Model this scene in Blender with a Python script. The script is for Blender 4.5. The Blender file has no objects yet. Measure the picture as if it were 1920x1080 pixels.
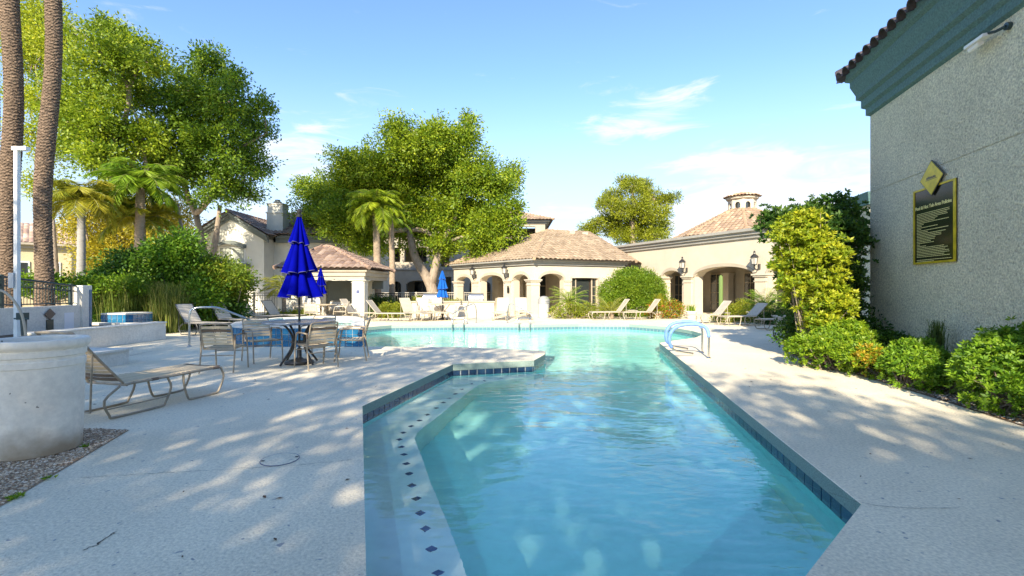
import bpy, math, random
import numpy as np
from mathutils import Vector, Matrix
from mathutils.geometry import tessellate_polygon

# ------------------------------------------------------------ camera, sky, sun, exposure
sc = bpy.context.scene
C = sc.collection
EYE, F = 1.45, 907.0            # eye height (m), focal length in photo pixels
cam = bpy.data.cameras.new('camera'); camo = bpy.data.objects.new('camera', cam); C.objects.link(camo)
camo.location = (0, 0, EYE); camo.rotation_euler = (math.radians(90), 0, 0)
cam.sensor_width = 36; cam.lens = F/1920*36; cam.clip_start = 0.05; cam.clip_end = 2000
sc.camera = camo
SUN_EL = math.radians(29); SUN_AZ = math.radians(180+12.3)   # azimuth from +Y towards +X
w = bpy.data.worlds.new('World'); sc.world = w; w.use_nodes = True
nt = w.node_tree; N = nt.nodes; L = nt.links; N.clear()
wo = N.new('ShaderNodeOutputWorld'); bg = N.new('ShaderNodeBackground'); sky = N.new('ShaderNodeTexSky')
sky.sky_type = 'NISHITA'; sky.sun_disc = False; sky.sun_elevation = SUN_EL; sky.sun_rotation = SUN_AZ
sky.air_density = 1.0; sky.dust_density = 0.4; sky.ozone_density = 2.0; sky.altitude = 300
tc = N.new('ShaderNodeTexCoord')
sep = N.new('ShaderNodeSeparateXYZ'); L.new(tc.outputs['Generated'], sep.inputs[0])
def math_(op, a, b=None):
    n = N.new('ShaderNodeMath'); n.operation = op
    for k, x in enumerate((a, b)):
        if x is None: continue
        if isinstance(x, (int, float)): n.inputs[k].default_value = x
        else: L.new(x, n.inputs[k])
    return n.outputs[0]
az = math_('ARCTAN2', sep.outputs['X'], sep.outputs['Y']); el = math_('ARCSINE', sep.outputs['Z'])
cmb = N.new('ShaderNodeCombineXYZ'); L.new(az, cmb.inputs[0]); L.new(el, cmb.inputs[1])
mp = N.new('ShaderNodeMapping'); mp.inputs['Scale'].default_value = (5.5, 22, 1); mp.inputs['Rotation'].default_value = (0, 0, math.radians(-14)); L.new(cmb.outputs[0], mp.inputs[0])
n1 = N.new('ShaderNodeTexNoise'); n1.inputs['Scale'].default_value = 1.0; n1.inputs['Detail'].default_value = 10; n1.inputs['Roughness'].default_value = .62; n1.inputs['Distortion'].default_value = .8
L.new(mp.outputs[0], n1.inputs['Vector'])
tot = None      # wisps gather round these directions (azimuth, elevation, width, height, weight)
for (a_, e_, wa, we, wt_) in ((14.5,18.2,7,1.7,.30),(19.5,21.0,5,1.5,.16),(26,13.3,9,1.7,.26),(29,9.8,16,2.6,.30),(-24,14.5,7,4.5,.20),(-26,9,6,3,.12),(24,6.5,16,3,.26),(14,9.5,3,1.2,.12)):
    u = math_('DIVIDE', math_('SUBTRACT', az, math.radians(a_)), math.radians(wa)); v = math_('DIVIDE', math_('SUBTRACT', el, math.radians(e_)), math.radians(we))
    r2 = math_('ADD', math_('MULTIPLY', u, u), math_('MULTIPLY', v, v)); g_ = math_('MULTIPLY', math_('EXPONENT', math_('MULTIPLY', r2, -1.0)), wt_); tot = g_ if tot is None else math_('ADD', tot, g_)
den = math_('ADD', n1.outputs['Fac'], tot)
cr = N.new('ShaderNodeMapRange'); cr.interpolation_type = 'SMOOTHSTEP'; cr.inputs[1].default_value = .60; cr.inputs[2].default_value = .86; cr.inputs[3].default_value = 0; cr.inputs[4].default_value = .85; L.new(den, cr.inputs[0])
# thin milky air near the horizon
hz = N.new('ShaderNodeMapRange'); hz.inputs[1].default_value = 0.0; hz.inputs[2].default_value = 0.42; hz.inputs[3].default_value = 0.85; hz.inputs[4].default_value = 0.0
hz.interpolation_type = 'SMOOTHSTEP'; L.new(sep.outputs['Z'], hz.inputs[0])
mixh = N.new('ShaderNodeMix'); mixh.data_type = 'RGBA'; L.new(hz.outputs[0], mixh.inputs[0]); mixh.inputs[7].default_value = (2.35, 2.62, 2.95, 1)
mixc = N.new('ShaderNodeMix'); mixc.data_type = 'RGBA'; L.new(cr.outputs[0], mixc.inputs[0]); L.new(mixh.outputs[2], mixc.inputs[6])
mixc.inputs[7].default_value = (3.1, 3.15, 3.2, 1)
tint = N.new('ShaderNodeMix'); tint.data_type = 'RGBA'; tint.blend_type = 'MULTIPLY'; tint.inputs[0].default_value = 1
tint.inputs[7].default_value = (.69, .79, .93, 1); L.new(sky.outputs[0], tint.inputs[6])
L.new(tint.outputs[2], mixh.inputs[6]); L.new(mixc.outputs[2], bg.inputs[0]); L.new(bg.outputs[0], wo.inputs[0])
bg.inputs[1].default_value = 0.10
sd = bpy.data.lights.new('sun', 'SUN'); sd.energy = 3.0; sd.angle = math.radians(.53); sd.color = (1, .88, .69)
sd.cycles.is_caustics_light = True
so = bpy.data.objects.new('sun', sd); C.objects.link(so)
sdir = Vector((math.sin(SUN_AZ)*math.cos(SUN_EL), math.cos(SUN_AZ)*math.cos(SUN_EL), math.sin(SUN_EL)))
so.rotation_euler = sdir.to_track_quat('Z', 'Y').to_euler(); so.location = (3, -20, 20)
sc.view_settings.view_transform = 'Standard'; sc.view_settings.look = 'None'; sc.view_settings.gamma = 1
sc.view_settings.exposure = 1.9
sc.render.engine = 'CYCLES'
sc.cycles.max_bounces = 8; sc.cycles.transparent_max_bounces = 12; sc.cycles.sample_clamp_indirect = 6

# ------------------------------------------------------------ helpers
def G(px, py, z=0.0):
    """plan point of a spot seen at photo pixel (px, py) lying at height z"""
    D = (EYE-z)*F/(py-540); return ((px-960)/F*D, D)
def at(px, py, D): return ((px-960)/F*D, D, EYE+(540-py)/F*D)

class MB:
    def __init__(s): s.v = []; s.f = []; s.c = None
    def add(s, vs, fs):
        b = len(s.v); s.v.extend([tuple(p) for p in vs]); s.f.extend([tuple(b+i for i in f) for f in fs])
    def box(s, a, b):
        x0, y0, z0 = a; x1, y1, z1 = b
        s.add([(x0,y0,z0),(x1,y0,z0),(x1,y1,z0),(x0,y1,z0),(x0,y0,z1),(x1,y0,z1),(x1,y1,z1),(x0,y1,z1)],
              [(0,3,2,1),(4,5,6,7),(0,1,5,4),(1,2,6,5),(2,3,7,6),(3,0,4,7)]); return s
    def hexa(s, p):   # 8 points, bottom ring ccw then top ring
        s.add(p, [(0,3,2,1),(4,5,6,7),(0,1,5,4),(1,2,6,5),(2,3,7,6),(3,0,4,7)]); return s
    def prism(s, poly, z0, z1):
        n = len(poly)
        a = sum(poly[i][0]*poly[(i+1)%n][1]-poly[(i+1)%n][0]*poly[i][1] for i in range(n))
        if a < 0: poly = poly[::-1]
        vs = [(p[0],p[1],z0) for p in poly]+[(p[0],p[1],z1) for p in poly]
        fs = [(i,(i+1)%n,n+(i+1)%n,n+i) for i in range(n)]
        for t in tessellate_polygon([[Vector((p[0],p[1],0)) for p in poly]]):
            fs.append((n+t[0],n+t[1],n+t[2])); fs.append((t[2],t[1],t[0]))
        s.add(vs, fs); return s
    def tube(s, pts, r, seg=8, caps=True):
        pts = [Vector(p) for p in pts]; n = len(pts)
        rs = r if isinstance(r, (list, tuple)) else [r]*n
        t0 = (pts[1]-pts[0]).normalized(); up = Vector((0,0,1)) if abs(t0.z) < .9 else Vector((1,0,0))
        u = t0.cross(up).normalized(); vs = []; 
        for i in range(n):
            a = pts[max(i-1,0)]; b = pts[min(i+1,n-1)]; t = (b-a)
            t = t.normalized() if t.length > 1e-9 else t0
            u = (u-t*u.dot(t)).normalized(); vv = t.cross(u)
            for k in range(seg):
                an = 2*math.pi*k/seg; vs.append(pts[i]+(u*math.cos(an)+vv*math.sin(an))*rs[i])
        fs = [(i*seg+k, i*seg+(k+1)%seg, (i+1)*seg+(k+1)%seg, (i+1)*seg+k) for i in range(n-1) for k in range(seg)]
        if caps: fs.append(tuple(range(seg))[::-1]); fs.append(tuple((n-1)*seg+k for k in range(seg)))
        s.add(vs, fs); return s
    def lathe(s, prof, c=(0,0), seg=24, mod=None, closed=True):
        vs = []
        for (r, z) in prof:
            for k in range(seg):
                a = 2*math.pi*k/seg; rr = r*(mod(a, z) if mod else 1)
                vs.append((c[0]+rr*math.cos(a), c[1]+rr*math.sin(a), z))
        n = len(prof)
        fs = [(i*seg+k, i*seg+(k+1)%seg, (i+1)*seg+(k+1)%seg, (i+1)*seg+k) for i in range(n-1) for k in range(seg)]
        if closed: fs.append(tuple(range(seg))[::-1]); fs.append(tuple((n-1)*seg+k for k in range(seg)))
        s.add(vs, fs); return s
    def ico(s, c, r, rnd=None):
        q = [(1,0,0),(-1,0,0),(0,1,0),(0,-1,0),(0,0,1),(0,0,-1)]
        s.add([(c[0]+p[0]*r[0], c[1]+p[1]*r[1], c[2]+p[2]*r[2]) for p in q],
              [(0,2,4),(2,1,4),(1,3,4),(3,0,4),(2,0,5),(1,2,5),(3,1,5),(0,3,5)]); return s
    def build(s, name, mat, parent=None, smooth=False, local=False, kind=None, bevel=0, origin=None):
        me = bpy.data.meshes.new(name)
        off = Vector((0,0,0))
        if parent is not None and not local: off = wloc(parent)
        V = np.array(s.v, dtype=float)
        if parent is None and not local:
            if origin is None:
                origin = ((V[:,0].min()+V[:,0].max())/2, (V[:,1].min()+V[:,1].max())/2, V[:,2].min())
            off = Vector(origin)
        V = V-np.array(off)
        me.from_pydata(V.tolist(), [], s.f)
        if s.c is not None:
            at_ = me.attributes.new('Col', 'FLOAT_COLOR', 'FACE')
            at_.data.foreach_set('color', np.array(s.c, dtype=np.float32).reshape(-1))
        if smooth: me.polygons.foreach_set('use_smooth', [True]*len(me.polygons))
        me.materials.append(mat); me.update()
        o = bpy.data.objects.new(name, me); C.objects.link(o)
        if parent is not None: o.parent = parent
        elif not local: o.location = off
        if smooth and smooth != 'all':
            try: me.set_sharp_from_angle(angle=math.radians(40))
            except Exception: pass
        if bevel:
            b = o.modifiers.new('bevel', 'BEVEL'); b.width = bevel; b.segments = 2; b.limit_method = 'ANGLE'
        if kind: o['kind'] = kind
        return o
def wloc(o):
    p = Vector((0,0,0))
    while o is not None: p += o.location; o = o.parent
    return p
def tag(o, label, cat, group=None):
    o['label'] = label; o['category'] = cat
    if group: o['group'] = group
    return o
def thing(name, label, cat, loc=(0,0,0), rotz=0, group=None):
    o = bpy.data.objects.new(name, None); C.objects.link(o); o.empty_display_size = .2
    o.location = loc if len(loc) == 3 else (loc[0], loc[1], 0); o.rotation_euler = (0,0,rotz)
    return tag(o, label, cat, group)
def part(name, parent, mesh, loc=(0,0,0), rot=(0,0,0)):
    o = bpy.data.objects.new(name, mesh); C.objects.link(o); o.parent = parent; o.location = loc; o.rotation_euler = rot
    return o
def kids(o): return [c for c in ALLKIDS.get(o.name, [])]
def copy_tree(o, parent=None, cmap=None):
    if cmap is None:
        cmap = {}
        for x in C.objects:
            if x.parent: cmap.setdefault(x.parent.name, []).append(x)
    c = o.copy(); C.objects.link(c); c.parent = parent
    for ch in cmap.get(o.name, []): copy_tree(ch, c, cmap)
    return c

# ------------------------------------------------------------ materials
def mat(name, col, rough=.7, metal=0, var=None, var2=None, bump=None, spec=.5, attr=False, trans=0, emit=None, spots=None):
    m = bpy.data.materials.new(name); m.use_nodes = True; nt = m.node_tree; N = nt.nodes; L = nt.links
    p = N['Principled BSDF']; p.inputs['Roughness'].default_value = rough; p.inputs['Metallic'].default_value = metal
    p.inputs['Specular IOR Level'].default_value = spec
    tc = N.new('ShaderNodeNewGeometry').outputs['Position'] if False else N.new('ShaderNodeTexCoord').outputs['Object']
    rgb = N.new('ShaderNodeRGB'); rgb.outputs[0].default_value = (*col, 1); cur = rgb.outputs[0]
    if attr:
        a = N.new('ShaderNodeAttribute'); a.attribute_name = 'Col'; cur = a.outputs['Color']
    def mul(cur, scale, lo, hi, stretch=None, detail=5):
        n = N.new('ShaderNodeTexNoise'); n.inputs['Scale'].default_value = scale; n.inputs['Detail'].default_value = detail; n.inputs['Roughness'].default_value = .6
        if stretch:
            mpn = N.new('ShaderNodeMapping'); mpn.inputs['Scale'].default_value = stretch; L.new(tc, mpn.inputs[0]); L.new(mpn.outputs[0], n.inputs['Vector'])
        else: L.new(tc, n.inputs['Vector'])
        r = N.new('ShaderNodeMapRange'); r.inputs[1].default_value = .3; r.inputs[2].default_value = .7; r.inputs[3].default_value = lo; r.inputs[4].default_value = hi
        L.new(n.outputs['Fac'], r.inputs[0])
        x = N.new('ShaderNodeMix'); x.data_type = 'RGBA'; x.blend_type = 'MULTIPLY'; x.inputs[0].default_value = 1
        L.new(cur, x.inputs[6]); L.new(r.outputs[0], x.inputs[7]); return x.outputs[2]
    if var: cur = mul(cur, *var)
    if var2: cur = mul(cur, *var2)
    if spots:   # scale, threshold, dark colour
        v = N.new('ShaderNodeTexNoise'); v.inputs['Scale'].default_value = spots[0]; v.inputs['Detail'].default_value = 2; L.new(tc, v.inputs['Vector'])
        r = N.new('ShaderNodeMapRange'); r.inputs[1].default_value = spots[1]; r.inputs[2].default_value = spots[1]+.04; L.new(v.outputs['Fac'], r.inputs[0])
        x = N.new('ShaderNodeMix'); x.data_type = 'RGBA'; L.new(r.outputs[0], x.inputs[0]); L.new(cur, x.inputs[6]); x.inputs[7].default_value = (*spots[2], 1); cur = x.outputs[2]
    L.new(cur, p.inputs['Base Color'])
    if bump:
        n = N.new('ShaderNodeTexNoise'); n.inputs['Scale'].default_value = bump[0]; n.inputs['Detail'].default_value = 4; L.new(tc, n.inputs['Vector'])
        b = N.new('ShaderNodeBump'); b.inputs['Strength'].default_value = bump[1]; b.inputs['Distance'].default_value = bump[2]
        L.new(n.outputs['Fac'], b.inputs['Height']); L.new(b.outputs[0], p.inputs['Normal'])
    if trans:
        o = N['Material Output']; t = N.new('ShaderNodeBsdfTranslucent'); L.new(cur, t.inputs[0])
        ms = N.new('ShaderNodeMixShader'); ms.inputs[0].default_value = trans; L.new(p.outputs[0], ms.inputs[1]); L.new(t.outputs[0], ms.inputs[2]); L.new(ms.outputs[0], o.inputs[0])
    if emit: p.inputs['Emission Color'].default_value = (*emit[0], 1); p.inputs['Emission Strength'].default_value = emit[1]
    return m
M = {}
M['deck'] = mat('deck', (.88,.77,.56), .85, var=(.7,.84,1.06), var2=(46,.72,1.12), bump=(60,.8,.008), spots=(15,.69,(.36,.34,.31)))
M['deck2'] = M['deck']
M['coping'] = mat('coping_face', (.25,.33,.29), .7, var=(90,.6,1.3), bump=(70,.5,.006))
M['stucco_grey'] = mat('stucco_grey', (.88,.82,.60), .9, var=(.7,.84,1.08), var2=(34,.48,1.14), bump=(34,1.0,.06))
M['trim_teal'] = mat('trim_teal', (.09,.175,.17), .85, var=(30,.65,1.2), bump=(30,.7,.02))
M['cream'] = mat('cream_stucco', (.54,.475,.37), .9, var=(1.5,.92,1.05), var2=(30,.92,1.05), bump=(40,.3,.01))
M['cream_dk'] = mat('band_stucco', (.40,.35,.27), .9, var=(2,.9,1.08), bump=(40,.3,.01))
M['cornice'] = mat('cornice_stucco', (.30,.29,.26), .85, var=(3,.88,1.1))
M['house'] = mat('house_stucco', (.60,.58,.50), .9, var=(1.5,.9,1.06), bump=(40,.3,.01))
M['house_trim'] = mat('house_trim', (.14,.16,.15), .85, var=(3,.9,1.1))
M['pale'] = mat('pale_stucco', (.74,.70,.60), .9, var=(2,.88,1.08), var2=(22,.85,1.08), bump=(35,.6,.012))
M['tile_roof'] = mat('roof_tile', (.4,.3,.2), .85, attr=True, var=(9,.85,1.12))
M['tile_back'] = mat('roof_underlay', (.16,.11,.08), .9)
M['dark'] = mat('dark_interior', (.03,.03,.03), .8)
M['glass'] = mat('window_glass', (.03,.035,.035), .06, spec=.8)
M['door'] = mat('dark_door', (.05,.035,.025), .5, var=(6,.8,1.2))
M['wframe'] = mat('window_frame', (.42,.35,.25), .6)
M['white'] = mat('white_paint', (.75,.75,.72), .55, var=(5,.93,1.04))
M['strap'] = mat('vinyl_strap', (.66,.53,.35), .5, var=(9,.86,1.06))
M['strap_tan'] = mat('tan_strap', (.52,.42,.28), .5, var=(9,.8,1.1))
M['strap_brown'] = mat('brown_strap', (.16,.11,.07), .5, var=(9,.8,1.1))
M['frame'] = mat('tan_frame', (.33,.27,.19), .45, var=(14,.75,1.15))
M['frame_white'] = mat('white_frame', (.42,.37,.28), .45, var=(9,.86,1.1))
M['frame_dark'] = mat('dark_frame', (.04,.045,.05), .4)
M['strap_white'] = mat('white_strap', (.56,.50,.40), .5, var=(9,.9,1.04))
M['iron'] = mat('black_iron', (.02,.02,.02), .4, var=(9,.8,1.3))
M['fence'] = mat('green_iron', (.03,.055,.055), .35, metal=.2)
M['fence_tan'] = mat('tan_iron', (.42,.39,.33), .6)
M['steel'] = mat('steel_tube', (.62,.62,.60), .22, metal=1, var=(12,.9,1.05))
M['blue'] = mat('blue_canvas', (.0005,.002,.22), .9, spec=.05, var=(4,.82,1.2), trans=.12)
M['blue_lt'] = mat('sky_blue_canvas', (.015,.11,.42), .9, spec=.05, var=(4,.85,1.15), trans=.15)
M['blue_trim'] = mat('canvas_edging', (.10,.10,.22), .8)
M['sleeve'] = mat('blue_vinyl_sleeve', (.16,.30,.72), .6, var=(16,.8,1.15), bump=(50,.5,.004))
M['tabletop'] = mat('blue_grey_tabletop', (.13,.17,.24), .25, var=(30,.8,1.2))
M['tile_navy'] = mat('navy_tile', (.018,.045,.10), .12, var=(5,.6,1.5), spec=.7)
M['tile_blue'] = mat('blue_tile', (.02,.14,.27), .12, var=(5,.7,1.3), spec=.7)
M['grout'] = mat('grout', (.42,.46,.46), .9)
M['plaster'] = mat('pool_plaster', (.42,.93,.84), .8, var=(.8,.9,1.08), var2=(9,.95,1.04))
M['plaster_lt'] = mat('pool_bench_plaster', (.80,.94,.84), .8, var=(1.2,.9,1.08), var2=(9,.95,1.04))
M['diamond'] = mat('blue_mosaic', (.01,.05,.16), .3, var=(40,.7,1.6))
M['concrete'] = mat('planter_concrete', (.86,.79,.67), .85, var=(3,.85,1.06), var2=(24,.92,1.04), bump=(60,.25,.004), spots=(20,.74,(.22,.19,.15)))
def stain_base(m):
    nt = m.node_tree; N = nt.nodes; L = nt.links; p = N['Principled BSDF']; src = p.inputs['Base Color'].links[0].from_socket
    tc_ = N.new('ShaderNodeTexCoord'); sp = N.new('ShaderNodeSeparateXYZ'); L.new(tc_.outputs['Object'], sp.inputs[0]); n = N.new('ShaderNodeTexNoise'); n.inputs['Scale'].default_value = 4; n.inputs['Detail'].default_value = 6; L.new(tc_.outputs['Object'], n.inputs['Vector'])
    a = N.new('ShaderNodeMath'); a.operation = 'MULTIPLY_ADD'; a.inputs[1].default_value = -.45; L.new(n.outputs['Fac'], a.inputs[0]); L.new(sp.outputs['Z'], a.inputs[2])
    r = N.new('ShaderNodeMapRange'); r.inputs[1].default_value = -.22; r.inputs[2].default_value = .03; r.inputs[3].default_value = .8; r.inputs[4].default_value = 0; L.new(a.outputs[0], r.inputs[0])
    x = N.new('ShaderNodeMix'); x.data_type = 'RGBA'; L.new(r.outputs[0], x.inputs[0]); L.new(src, x.inputs[6]); x.inputs[7].default_value = (.30,.20,.10,1); L.new(x.outputs[2], p.inputs['Base Color'])
stain_base(M['concrete'])
M['concrete_st'] = mat('stained_concrete', (.40,.33,.24), .9, var=(14,.7,1.2), bump=(60,.3,.004))
M['gravel'] = mat('gravel_bed', (.40,.27,.16), .95, var=(60,.5,1.4), bump=(70,.8,.02))
M['pebble'] = mat('pebble', (.3,.25,.2), .9, attr=True)
M['soil'] = mat('soil', (.16,.11,.07), .95, var=(30,.5,1.5), bump=(30,.9,.03))
M['grass'] = mat('ground_cover', (.10,.11,.05), .95, var=(1.5,.6,1.4), bump=(8,.6,.05))
M['leaf'] = mat('leaf', (.1,.2,.03), .5, attr=True, trans=.42, spec=.4)
M['bark'] = mat('bark', (.30,.24,.18), .9, var=(14,.65,1.25,(1,1,.3)), bump=(22,.7,.03))
M['palm_bark'] = mat('palm_bark', (.27,.19,.12), .95, attr=True, var=(9,.55,1.35,(1,1,4)), bump=(30,.8,.03))
M['grey_bark'] = mat('grey_palm_bark', (.27,.26,.24), .9, var=(5,.8,1.15,(1,1,8)), bump=(12,.4,.02))
M['sign_black'] = mat('sign_black', (.012,.014,.012), .18, spec=.6)
M['gold'] = mat('gold_paint', (.62,.47,.03), .35, metal=.35, var=(7,.7,1.25))
M['gold_text'] = mat('gold_lettering', (.80,.72,.30), .5)
M['paper'] = mat('paper_notice', (.78,.78,.78), .7)
M['ink'] = mat('printed_ink', (.08,.10,.2), .7)
M['plastic_grey'] = mat('grey_plastic', (.45,.46,.46), .5)
M['grill'] = mat('brushed_steel', (.42,.43,.44), .3, metal=.8)
M['terracotta'] = mat('white_pot', (.66,.63,.57), .7, var=(7,.9,1.05))
M['petal'] = mat('flower_petal', (.75,.12,.02), .5, attr=True, trans=.3)

def water_mat(name, s1=1.1, s2=6.5, st=.04, fac=1):
    m = bpy.data.materials.new(name); m.use_nodes = True; nt = m.node_tree; N = nt.nodes; L = nt.links; N.clear()
    o = N.new('ShaderNodeOutputMaterial'); g = N.new('ShaderNodeBsdfGlass'); g.inputs['IOR'].default_value = 1.333; g.inputs['Roughness'].default_value = 0
    g.inputs['Color'].default_value = (1, 1, 1, 1)
    tcn = N.new('ShaderNodeTexCoord'); mpn = N.new('ShaderNodeMapping'); mpn.inputs['Scale'].default_value = (.8, 1.3, 1); L.new(tcn.outputs['Object'], mpn.inputs[0])
    a = N.new('ShaderNodeTexNoise'); a.inputs['Scale'].default_value = s1; a.inputs['Detail'].default_value = 2.5; a.inputs['Distortion'].default_value = .6; L.new(mpn.outputs[0], a.inputs['Vector'])
    b = N.new('ShaderNodeTexNoise'); b.inputs['Scale'].default_value = s2; b.inputs['Detail'].default_value = 2; L.new(mpn.outputs[0], b.inputs['Vector'])
    k = N.new('ShaderNodeMath'); k.operation = 'MULTIPLY_ADD'; k.inputs[1].default_value = .22; L.new(b.outputs['Fac'], k.inputs[0]); L.new(a.outputs['Fac'], k.inputs[2])
    # gusts: calm near water, rougher patches farther off
    pz = N.new('ShaderNodeTexNoise'); pz.inputs['Scale'].default_value = .22; L.new(tcn.outputs['Object'], pz.inputs['Vector'])
    r = N.new('ShaderNodeMapRange'); r.inputs[1].default_value = .35; r.inputs[2].default_value = .65; r.inputs[3].default_value = .35; r.inputs[4].default_value = 1.0; L.new(pz.outputs['Fac'], r.inputs[0])
    bp = N.new('ShaderNodeBump'); bp.inputs['Distance'].default_value = st; L.new(r.outputs[0], bp.inputs['Strength']); L.new(k.outputs[0], bp.inputs['Height'])
    L.new(bp.outputs[0], g.inputs['Normal']); L.new(g.outputs[0], o.inputs[0]); return m
M['water'] = water_mat('pool_water')

def wobble(pts, amp, rs):
    return [tuple(np.array(p)+(rs.randn(3)*amp if 0 < i < len(pts)-1 else 0)) for i, p in enumerate(pts)]
def smoothpath(pts, n=6):
    """Catmull-Rom through the points"""
    P_ = [np.array(p, float) for p in pts]; P_ = [2*P_[0]-P_[1]]+P_+[2*P_[-1]-P_[-2]]; out = []
    for i in range(1, len(P_)-2):
        for k in range(n):
            t = k/n; a, b, c, d = P_[i-1:i+3]
            out.append(tuple(.5*((2*b)+(-a+c)*t+(2*a-5*b+4*c-d)*t*t+(-a+3*b-3*c+d)*t**3)))
    out.append(tuple(P_[-2])); return out

# ---- leaves: rhomb-shaped faces spread through a crown, colour per leaf
def leaf_mesh(name, P0, DIR, length, width, cols, parent, material='leaf', kind=None, fold=True):
    """P0 (n,3) leaf bases, DIR (n,3) unit directions"""
    n = len(P0); rs = np.random.RandomState(n % 9973)
    R = rs.randn(n, 3); S = np.cross(DIR, R); S /= np.linalg.norm(S, axis=1)[:, None]+1e-9
    Ln = (length*(.7+.6*rs.rand(n)))[:, None] if np.isscalar(length) else length[:, None]
    W = Ln*width
    tip = P0+DIR*Ln; mid = P0+DIR*Ln*.45
    V = np.stack([P0, mid+S*W*.5, tip, mid-S*W*.5], 1).reshape(-1, 3)
    off = np.array(wloc(parent)) if parent is not None else np.zeros(3)
    V = V-off
    me = bpy.data.meshes.new(name); me.vertices.add(4*n); me.vertices.foreach_set('co', V.astype(np.float32).reshape(-1))
    me.loops.add(4*n); me.loops.foreach_set('vertex_index', np.arange(4*n, dtype=np.int32))
    me.polygons.add(n); me.polygons.foreach_set('loop_start', np.arange(0, 4*n, 4, dtype=np.int32))
    me.update(calc_edges=True)
    a = me.attributes.new('Col', 'FLOAT_COLOR', 'FACE')
    a.data.foreach_set('color', np.concatenate([cols, np.ones((n,1))], 1).astype(np.float32).reshape(-1))
    me.materials.append(M[material])
    o = bpy.data.objects.new(name, me); C.objects.link(o); o.parent = parent
    if kind: o['kind'] = kind
    return o
GREEN = [(.07,.17,.012),(.15,.29,.015),(.28,.40,.02)]
YEL = [(.14,.19,.015),(.30,.31,.02),(.46,.40,.03)]
DKG = [(.030,.09,.014),(.065,.15,.016),(.12,.22,.02)]
LIME = [(.09,.20,.013),(.20,.33,.016),(.34,.44,.025)]
GOLD = [(.22,.20,.012),(.42,.36,.02),(.58,.46,.03)]
def palette(pal, t, rs):
    p = np.array(pal); n = len(t); x = np.clip(t, 0, 1)*(len(p)-1); i = np.minimum(x.astype(int), len(p)-2); f = (x-i)[:, None]
    return (p[i]*(1-f)+p[i+1]*f)*(.85+.3*rs.rand(n, 1))
def cloud(blobs, n_cl, per, clr, rs, shell=.5, rough=.25):
    """cluster centres spread through blobs (cx,cy,cz,rx,ry,rz), then leaf bases round them"""
    B = np.array(blobs, float); vol = B[:,3]*B[:,4]*B[:,5]; vol = vol**.8; pr = vol/vol.sum()
    k = rs.choice(len(B), n_cl, p=pr); d = rs.randn(n_cl, 3); d /= np.linalg.norm(d, axis=1)[:, None]
    ph = rs.rand(len(B), 6)*6.28
    lump = np.sin(3.1*d[:,0]*2+ph[k,0])+np.sin(4.3*d[:,1]*2+ph[k,1])+np.sin(3.7*d[:,2]*2+ph[k,2])
    rad = (shell+(1-shell)*rs.rand(n_cl)**.6)*(1+rough*lump/2.2); sp_ = rs.rand(n_cl) < .10; rad = np.where(sp_, rad*(1.1+.3*rs.rand(n_cl)), rad)
    cen = B[k,:3]+d*B[k,3:6]*rad[:, None]
    tcl = np.clip(.42+.22*rs.randn(n_cl), 0, 1)
    ci = np.repeat(np.arange(n_cl), per); n = len(ci)
    P0 = cen[ci]+rs.randn(n, 3)*clr*np.array([1,1,.75])
    D0 = (P0-cen[ci]); D0 /= np.linalg.norm(D0, axis=1)[:, None]+1e-9
    D0 = D0*.9+rs.randn(n, 3)*.6+d[ci]*.4; D0 /= np.linalg.norm(D0, axis=1)[:, None]
    return P0, D0, tcl[ci], cen
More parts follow.
